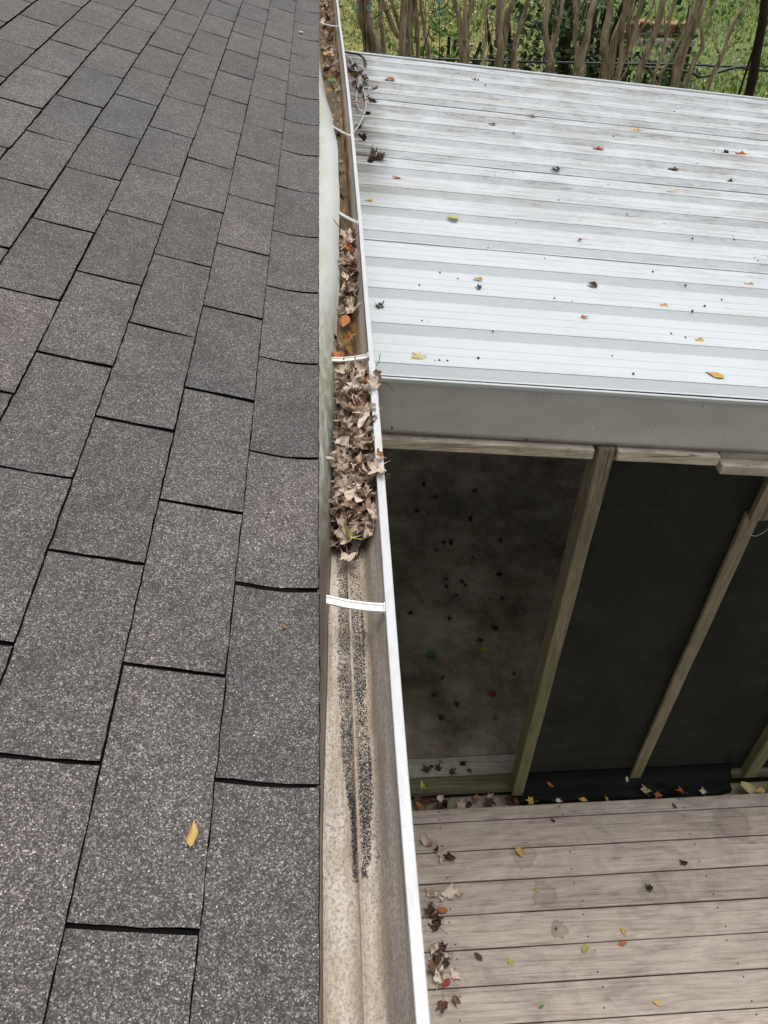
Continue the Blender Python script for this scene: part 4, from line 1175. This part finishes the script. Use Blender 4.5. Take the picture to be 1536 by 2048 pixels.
# ================================================================== TREES
STEMS = {
 'A':(7.3,[[(0.327, -0.708, 0.021), (0.274, -0.438, 0.02), (0.263, -0.296, 0.018)], [(0.376, -0.708, 0.029), (0.298, -0.428, 0.026), (0.307, -0.295, 0.026)], [(0.421, -0.715, 0.029), (0.355, -0.469, 0.028), (0.326, -0.295, 0.024)], [(0.463, -0.715, 0.021), (0.442, -0.438, 0.02), (0.429, -0.295, 0.018)], [(0.395, -0.515, 0.012), (0.426, -0.41, 0.01), (0.441, -0.295, 0.01)]]),
 'B':(7.6,[[(0.688, -0.776, 0.026), (0.58, -0.589, 0.021), (0.51, -0.434, 0.019), (0.471, -0.346, 0.018)], [(0.647, -0.707, 0.017), (0.608, -0.545, 0.015), (0.549, -0.345, 0.014)], [(0.632, -0.791, 0.03), (0.638, -0.556, 0.029), (0.64, -0.345, 0.027)], [(0.705, -0.791, 0.032), (0.696, -0.526, 0.031), (0.693, -0.345, 0.031)], [(0.779, -0.802, 0.019), (0.77, -0.588, 0.019), (0.734, -0.344, 0.016)]]),
 'C':(7.9,[[(0.906, -0.891, 0.018), (0.872, -0.679, 0.018), (0.844, -0.55, 0.015), (0.815, -0.395, 0.013)]]),
 'D':(7.4,[[(1.148, -0.813, 0.042), (1.13, -0.605, 0.039), (1.064, -0.395, 0.02), (1.029, -0.309, 0.018)], [(1.132, -0.619, 0.033), (1.165, -0.426, 0.024), (1.178, -0.308, 0.022)], [(1.133, -0.59, 0.017), (1.129, -0.486, 0.014), (1.114, -0.309, 0.014)]]),
 'E':(7.0,[[(1.244, -0.728, 0.01), (1.247, -0.524, 0.01), (1.228, -0.378, 0.008), (1.191, -0.24, 0.008)]]),
 'F':(7.5,[[(1.478, -0.859, 0.03), (1.44, -0.566, 0.029), (1.42, -0.324, 0.029)], [(1.452, -0.859, 0.026), (1.497, -0.658, 0.027), (1.503, -0.461, 0.027), (1.548, -0.324, 0.024)], [(1.584, -0.875, 0.022), (1.574, -0.628, 0.021), (1.609, -0.472, 0.019), (1.639, -0.323, 0.016)]]),
 'G':(7.3,[[(1.862, -0.857, 0.036), (1.855, -0.706, 0.031), (1.789, -0.525, 0.02), (1.762, -0.405, 0.022), (1.768, -0.288, 0.024)], [(1.857, -0.721, 0.025), (1.884, -0.524, 0.018), (1.898, -0.391, 0.016), (1.897, -0.288, 0.016)]]),
 'H':(7.3,[[(2.127, -0.876, 0.047), (2.104, -0.777, 0.042), (2.132, -0.585, 0.029), (2.13, -0.404, 0.026), (2.148, -0.287, 0.026)], [(2.099, -0.796, 0.025), (2.048, -0.585, 0.019), (2.028, -0.404, 0.018), (1.998, -0.287, 0.018)]]),
 'I':(7.4,[[(2.366, -0.92, 0.032), (2.319, -0.591, 0.031), (2.297, -0.303, 0.028)], [(2.425, -0.928, 0.03), (2.413, -0.591, 0.029), (2.444, -0.446, 0.025), (2.466, -0.302, 0.024)], [(2.475, -0.936, 0.017), (2.456, -0.653, 0.017), (2.412, -0.302, 0.014)], [(2.495, -0.928, 0.022), (2.528, -0.683, 0.023), (2.508, -0.503, 0.019), (2.507, -0.302, 0.016)], [(2.525, -0.69, 0.013), (2.599, -0.55, 0.01), (2.651, -0.417, 0.01), (2.677, -0.301, 0.008)], [(2.526, -0.675, 0.017), (2.54, -0.532, 0.017), (2.553, -0.302, 0.016)]]),
 'J':(7.2,[[(2.589, -0.908, 0.027), (2.621, -0.668, 0.027), (2.658, -0.481, 0.024), (2.669, -0.267, 0.024)]]),
 'K':(7.0,[[(2.649, -0.864, 0.016), (2.665, -0.709, 0.014), (2.686, -0.552, 0.014), (2.681, -0.397, 0.012), (2.685, -0.233, 0.012)], [(2.725, -0.864, 0.014), (2.706, -0.775, 0.01), (2.765, -0.651, 0.01), (2.796, -0.538, 0.008), (2.84, -0.434, 0.008), (2.843, -0.232, 0.006)]]),
 'L':(7.1,[[(2.865, -0.902, 0.019), (2.85, -0.703, 0.018), (2.887, -0.46, 0.016), (2.903, -0.249, 0.016)], [(2.905, -0.906, 0.029), (2.905, -0.703, 0.029), (2.93, -0.499, 0.026), (2.975, -0.249, 0.025)], [(2.963, -0.913, 0.019), (2.972, -0.674, 0.018), (3.015, -0.562, 0.016), (2.98, -0.443, 0.014), (2.993, -0.35, 0.012), (3.027, -0.249, 0.01)]]),
 'M':(6.8,[[(3.044, -0.85, 0.014), (3.08, -0.595, 0.016), (3.112, -0.343, 0.013), (3.172, -0.197, 0.011)]]),
 'N':(6.9,[[(3.449, -0.937, 0.037), (3.41, -0.599, 0.034), (3.352, -0.213, 0.031)]]),
 'O':(9.6,[[(2.612, -1.424, 0.072), (2.569, -1.044, 0.07), (2.537, -0.676, 0.066)]]),
}
TLAB = {
 'A': 'leftmost clump of tan bare stems beside the gutter', 'B': 'fan shaped clump of stems second from the gutter', 'C': 'single pale thin trunk right of the fan shaped clump',
 'D': 'thick trunk forking into three behind the roof', 'E': 'spindly crooked stem right of the thick fork', 'F': 'three stem clump with one stem crossing the others',
 'G': 'Y shaped tan tree before the dark shrubs', 'H': 'stout tan trunk with leaning right fork', 'I': 'dense cluster of six tan stems', 'J': 'single straight stem leaning right beside the cluster',
 'K': 'two thin crooked stems leaning right', 'L': 'thick twisted group of three stems before the bright lawn', 'M': 'thin spotted diagonal stem over the bright lawn',
 'N': 'dark brown trunk at the right edge of the yard', 'O': 'broad dark trunk in the shrubs behind the tan stems'}
def leaves_mesh(name, n, fn, size, mat, rg, droop=.3):
    vs, fs = [], []
    for i in range(n):
        c = fn()
        s = rg.uniform(*size)
        d = Vector((rg.gauss(0, 1), rg.gauss(0, 1), rg.gauss(-droop, .7))).normalized()
        e = d.cross(Vector((rg.gauss(0, 1), rg.gauss(0, 1), rg.gauss(0, 1)))).normalized()
        nn = d.cross(e)
        k = len(vs)
        vs += [tuple(c), tuple(c + d * s * .45 + e * s * .30 + nn * s * .06), tuple(c + d * s), tuple(c + d * s * .45 - e * s * .30 + nn * s * .06)]
        fs += [(k, k + 1, k + 2), (k, k + 2, k + 3)]
    return mesh(name, vs, fs, mat)
rg = random.Random(44)
GZ = -3.12
for key, (Y, stems) in STEMS.items():
    bx = sum(s[0][0] for s in stems) / len(stems)
    name = 'crape_myrtle_tree' if key not in 'NO' else 'dark_trunk_tree'
    t = empty(name, (bx, Y, GZ), label=TLAB[key], category='tree', **({'group': 'trees behind the porch roof'}))
    TI = Matrix.Translation((-bx, -Y, -GZ))
    bm_ = M['bark'] if key not in 'NO' else M['bark_dark']
    ends = []
    for si, st in enumerate(stems):
        pts = [Vector((x, Y + .05 * math.sin(si * 2.3), z)) for x, z, r in st]; rad = [r * 1.06 for x, z, r in st]
        # down to the ground when the stem starts at the roof line, else it is a branch
        if st[0][1] < -.695 or key == 'O':
            base = Vector((bx + (pts[0].x - bx) * .55 + (pts[0].x - pts[1].x) * .6, Y, GZ - .05))
            pts = [base, base.lerp(pts[0], .5) + Vector((rg.uniform(-.03, .03), rg.uniform(-.04, .04), 0))] + pts
            rad = [rad[0] * 1.5, rad[0] * 1.2] + rad
        dirv = (pts[-1] - pts[-2]).normalized()
        # onward into the crown
        e1 = pts[-1] + dirv * .5 + Vector((rg.uniform(-.08, .08), rg.uniform(-.12, .12), .1)); e2 = e1 + dirv * .6 + Vector((rg.uniform(-.25, .25), rg.uniform(-.3, .3), .25))
        pts += [e1, e2]; rad += [rad[-1] * .8, rad[-1] * .3]
        ends += [e1, e2]
        P = smooth_path(pts, 5); RR = []
        for i in range(len(pts) - 1):
            for s_ in range(5): RR.append(rad[i] + (rad[i + 1] - rad[i]) * s_ / 5)
        RR.append(rad[-1])
        RR = [r * (1 + .20 * noise.noise(Vector((p.z * 9, key.__hash__() % 7 * 0 + si, ord(key))))) for r, p in zip(RR, P)]
        P = [p + Vector((.012 * noise.noise(Vector((p.z * 4, si, ord(key)))), 0, 0)) for p in P]
        v_, f_ = tube_data(P, RR, 10)
        link('trunk' if si == 0 or pts[0].z < -3 else 'branch', mesh('trunk', v_, f_, bm_, smooth=True), t, TI)
    # thin side twigs
    for q in range(5):
        e = rg.choice(ends[::2]); a0 = Vector((e.x + rg.uniform(-.10, .10), e.y + rg.uniform(-.1, .1), rg.uniform(-.9, -.35)))
        st_ = min((Vector((x, Y, z)) for s__ in stems for x, z, r in s__), key=lambda v: (v - a0).length)
        b0 = st_ + Vector((rg.uniform(-.22, .22), rg.uniform(-.15, .15), rg.uniform(.15, .45)))
        v_, f_ = tube_data(smooth_path([st_, st_.lerp(b0, .5) + Vector((rg.uniform(-.04, .04), 0, .03)), b0], 4), [.005 - .0004 * i for i in range(9)], 5)
        link('twig', mesh('twig', v_, f_, bm_, smooth=True), t, TI)
    # crown above the frame
    def crown():
        e = rg.choice(ends)
        return Vector((e.x + rg.gauss(0, .35), e.y + rg.gauss(0, .35), max(.12, e.z + .45 + rg.gauss(0, .35))))
    link('crown', leaves_mesh('crown', 260 if key not in 'NO' else 420, crown, (.05, .09), M['bush_light'], rg), t, TI)
# low sprouts with visible leaves
def sapling(pts, spots, mat, size, label, name='sapling', r=.006):
    b = pts[0]
    t = empty(name, b, label=label, category='sapling')
    I = Matrix.Translation((-b[0], -b[1], -b[2]))
    P = smooth_path(pts, 5)
    v_, f_ = tube_data(P, [r * (1 - .6 * i / len(P)) for i in range(len(P))], 6)
    link('stem', mesh('stem', v_, f_, M['bark_dark'], smooth=True), t, I)
    for (x, y, z, a) in spots:
        s = size * rg.uniform(.8, 1.2)
        me = leaf_mesh('ovate', 1.0, .5, .2, rg.randrange(999), mat, stem=False)
        link('leaf', me, t, I @ Matrix.Translation((x, y, z)) @ Matrix.Rotation(a, 4, 'Z') @ Matrix.Rotation(rg.uniform(.3, .9), 4, 'X') @ Matrix.Scale(s, 4))
sapling([(.76, 6.6, GZ), (.72, 6.55, -1.2), (.70, 6.5, -.55), (.745, 6.5, -.30), (.80, 6.5, .05)],
        [(.60, 6.5, -.34, 1.6), (.61, 6.5, -.40, 1.4), (.81, 6.5, -.34, 4.6), (.84, 6.5, -.28, 4.9), (.80, 6.5, -.24, .2), (.83, 6.5, -.20, 4.2), (.72, 6.5, -.44, 4.0), (.62, 6.5, -.52, 1.7), (.78, 6.5, -.16, 1.0), (.86, 6.5, -.22, 4.7), (.77, 6.5, -.30, 2.2)], M['teal'], .042, 'leafy green sapling in front of the fan shaped clump')
sapling([(.30, 6.6, GZ), (.30, 6.5, -1.0), (.27, 6.45, -.3), (.24, 6.4, .2)],
        [(.22 + .032 * i + rg.uniform(-.02, .02), 6.42, -.16 + rg.uniform(-.06, .05), rg.uniform(0, 6)) for i in range(10)] + [(.21, 6.45, -.22, 1.2), (.36, 6.45, -.25, 3.9)], M['teal'], .036, 'leafy green sprout over the leftmost stem clump')
sapling([(1.05, 8.2, GZ), (1.04, 8.2, -1.1), (1.02, 8.2, -.62), (1.00, 8.2, -.3)],
        [(.97, 8.2, -.54, 2.0), (1.06, 8.2, -.50, 4.0), (1.0, 8.2, -.60, 1.2), (.94, 8.2, -.66, 2.4), (1.10, 8.2, -.62, 5.0), (1.02, 8.2, -.45, .2), (.95, 8.2, -.74, 2.0), (1.08, 8.2, -.72, 4.4), (1.12, 8.2, -.80, 4.0)], M['bush'], .06, 'dark leafed sprout left of the thick forked trunk')
def fan_leaves(pts, n, spread, mat, size, label):
    b = pts[0]
    t = empty('sapling', b, label=label, category='sapling')
    I = Matrix.Translation((-b[0], -b[1], -b[2]))
    P = smooth_path(pts, 5)
    v_, f_ = tube_data(P, [.012 * (1 - .7 * i / len(P)) for i in range(len(P))], 6)
    link('stem', mesh('stem', v_, f_, M['bark_dark'], smooth=True), t, I)
    hp = [p for p in P if p.z > -1.0]
    def fn():
        p = rg.choice(hp); return p + Vector((rg.gauss(0, spread), rg.gauss(0, spread), rg.gauss(0, spread * .7)))
    link('leaf_cluster', leaves_mesh('leaf_cluster', n, fn, (size * .7, size * 1.3), mat, rg), t, I, kind='stuff')
fan_leaves([(3.9, 8.0, GZ), (3.8, 7.8, -1.0), (3.75, 7.6, -.45), (3.62, 7.4, -.15), (3.4, 7.3, .05)], 260, .18, M['bush_light'], .06, 'light green leafy branch before the lawn at upper right')
fan_leaves([(3.3, 8.4, GZ), (3.32, 8.3, -1.1), (3.3, 8.2, -.6), (3.2, 8.1, -.2)], 70, .14, M['bush_light'], .08, 'light green sprout above the wooden bench')

# shrubs behind the stems
def shrub(x, y, rx, rz_h, n, mat, label, size=(.06, .11)):
    t = empty('shrub', (x, y, GZ), label=label, category='shrub', group='shrubs behind the tree stems')
    I = Matrix.Translation((-x, -y, -GZ))
    cl = [(Vector((x + rg.gauss(0, rx * .5), y + rg.gauss(0, rx * .4), GZ + rz_h * rg.uniform(.15, .95)))) for _ in range(26)]
    def fn():
        c = rg.choice(cl); return c + Vector((rg.gauss(0, .16), rg.gauss(0, .16), rg.gauss(0, .14)))
    link('foliage', leaves_mesh('foliage', n, fn, size, mat, rg), t, I)
    for k in range(4):
        b = Vector((x + rg.uniform(-.1, .1), y + rg.uniform(-.1, .1), GZ - .03)); e = Vector((x + rg.gauss(0, rx * .5), y + rg.gauss(0, rx * .3), GZ + rz_h * .9))
        v_, f_ = tube_data(smooth_path([b, b.lerp(e, .5) + Vector((rg.uniform(-.1, .1), 0, .1)), e], 4), [.02] * 9, 6)
        link('stem', mesh('stem', v_, f_, M['bark_dark'], smooth=True), t, I)
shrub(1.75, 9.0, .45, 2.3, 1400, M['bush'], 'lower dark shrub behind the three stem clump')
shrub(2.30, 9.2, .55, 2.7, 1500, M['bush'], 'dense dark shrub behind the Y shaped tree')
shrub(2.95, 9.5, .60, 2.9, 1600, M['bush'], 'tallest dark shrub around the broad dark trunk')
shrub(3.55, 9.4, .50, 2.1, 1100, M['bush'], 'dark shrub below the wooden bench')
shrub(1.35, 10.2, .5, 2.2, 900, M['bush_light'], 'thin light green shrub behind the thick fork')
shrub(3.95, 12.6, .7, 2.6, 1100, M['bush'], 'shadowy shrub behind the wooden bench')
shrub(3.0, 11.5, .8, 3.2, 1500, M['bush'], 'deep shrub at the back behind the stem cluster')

# cables strung behind the stems
tube('black_cable', [(-1.0, 8.6, -.96), (.61, 8.6, -.99), (1.0, 8.6, -1.0), (2.21, 8.6, -1.03), (3.63, 8.6, -1.05), (4.4, 8.6, -1.06), (9, 8.6, -1.0)], .011, M['cable_black'], label='straight black cable strung behind the tree stems', category='cable')
tube('black_cable', [(3.0, 8.3, -1.0), (3.24, 8.3, -1.02), (3.49, 8.3, -1.045), (3.62, 8.3, -1.085), (3.79, 8.3, -1.04), (3.97, 8.3, -1.0), (4.26, 8.3, -1.03), (6, 8.3, -1.1)], .014, M['cable_black'], label='sagging thick black cable before the bright lawn', category='cable')
# wooden bench with terracotta pots far behind
bench = empty('garden_table', (4.1, 11.0, GZ), label='dark wooden slatted table far behind the tree stems', category='table')
BI = Matrix.Translation((-4.1, -11.0, -GZ))
def bbox(*a, **k):
    o = box(*a, parent=bench, **k); o.matrix_basis = BI @ o.matrix_basis; return o
for i in range(4): bbox('top_slat', 3.66, 4.54, 10.82 + i * .115, 10.925 + i * .115, -1.27, -1.235, M['bench'])
for x in (3.70, 4.44):
    for y in (10.84, 11.20): bbox('leg', x, x + .07, y, y + .07, GZ - .02, -1.272, M['bench'])
bbox('apron', 3.68, 4.52, 10.80, 10.818, -1.36, -1.29, M['rail']); bbox('lower_rail', 3.68, 4.52, 10.80, 10.818, -1.47, -1.45, M['rail'])
def lathe(name, prof, mat, parent, mtx, n=14):
    vs, fs = [], []
    for r, z in prof:
        for j in range(n): vs.append((r * math.cos(6.2832 * j / n), r * math.sin(6.2832 * j / n), z))
    for i in range(len(prof) - 1):
        for j in range(n): fs.append((i * n + j, i * n + (j + 1) % n, (i + 1) * n + (j + 1) % n, (i + 1) * n + j))
    return link(name, mesh(name, vs, fs, mat, smooth=True), parent, mtx)
for i, (x, y) in enumerate(((3.74, 10.9), (3.90, 11.0), (4.02, 10.88), (4.20, 10.9), (4.33, 10.95), (4.47, 10.9))):
    o = lathe('terracotta_pot', [(.0, 0), (.045, 0), (.062, .085), (.070, .085), (.070, .115), (.058, .115), (.050, .02), (0, .02)], M['terracotta'], None, Matrix.Translation((x, y, -1.234)))
    tag(o, 'small terracotta pot standing on the far garden table', 'pot', 'pots on the garden table')
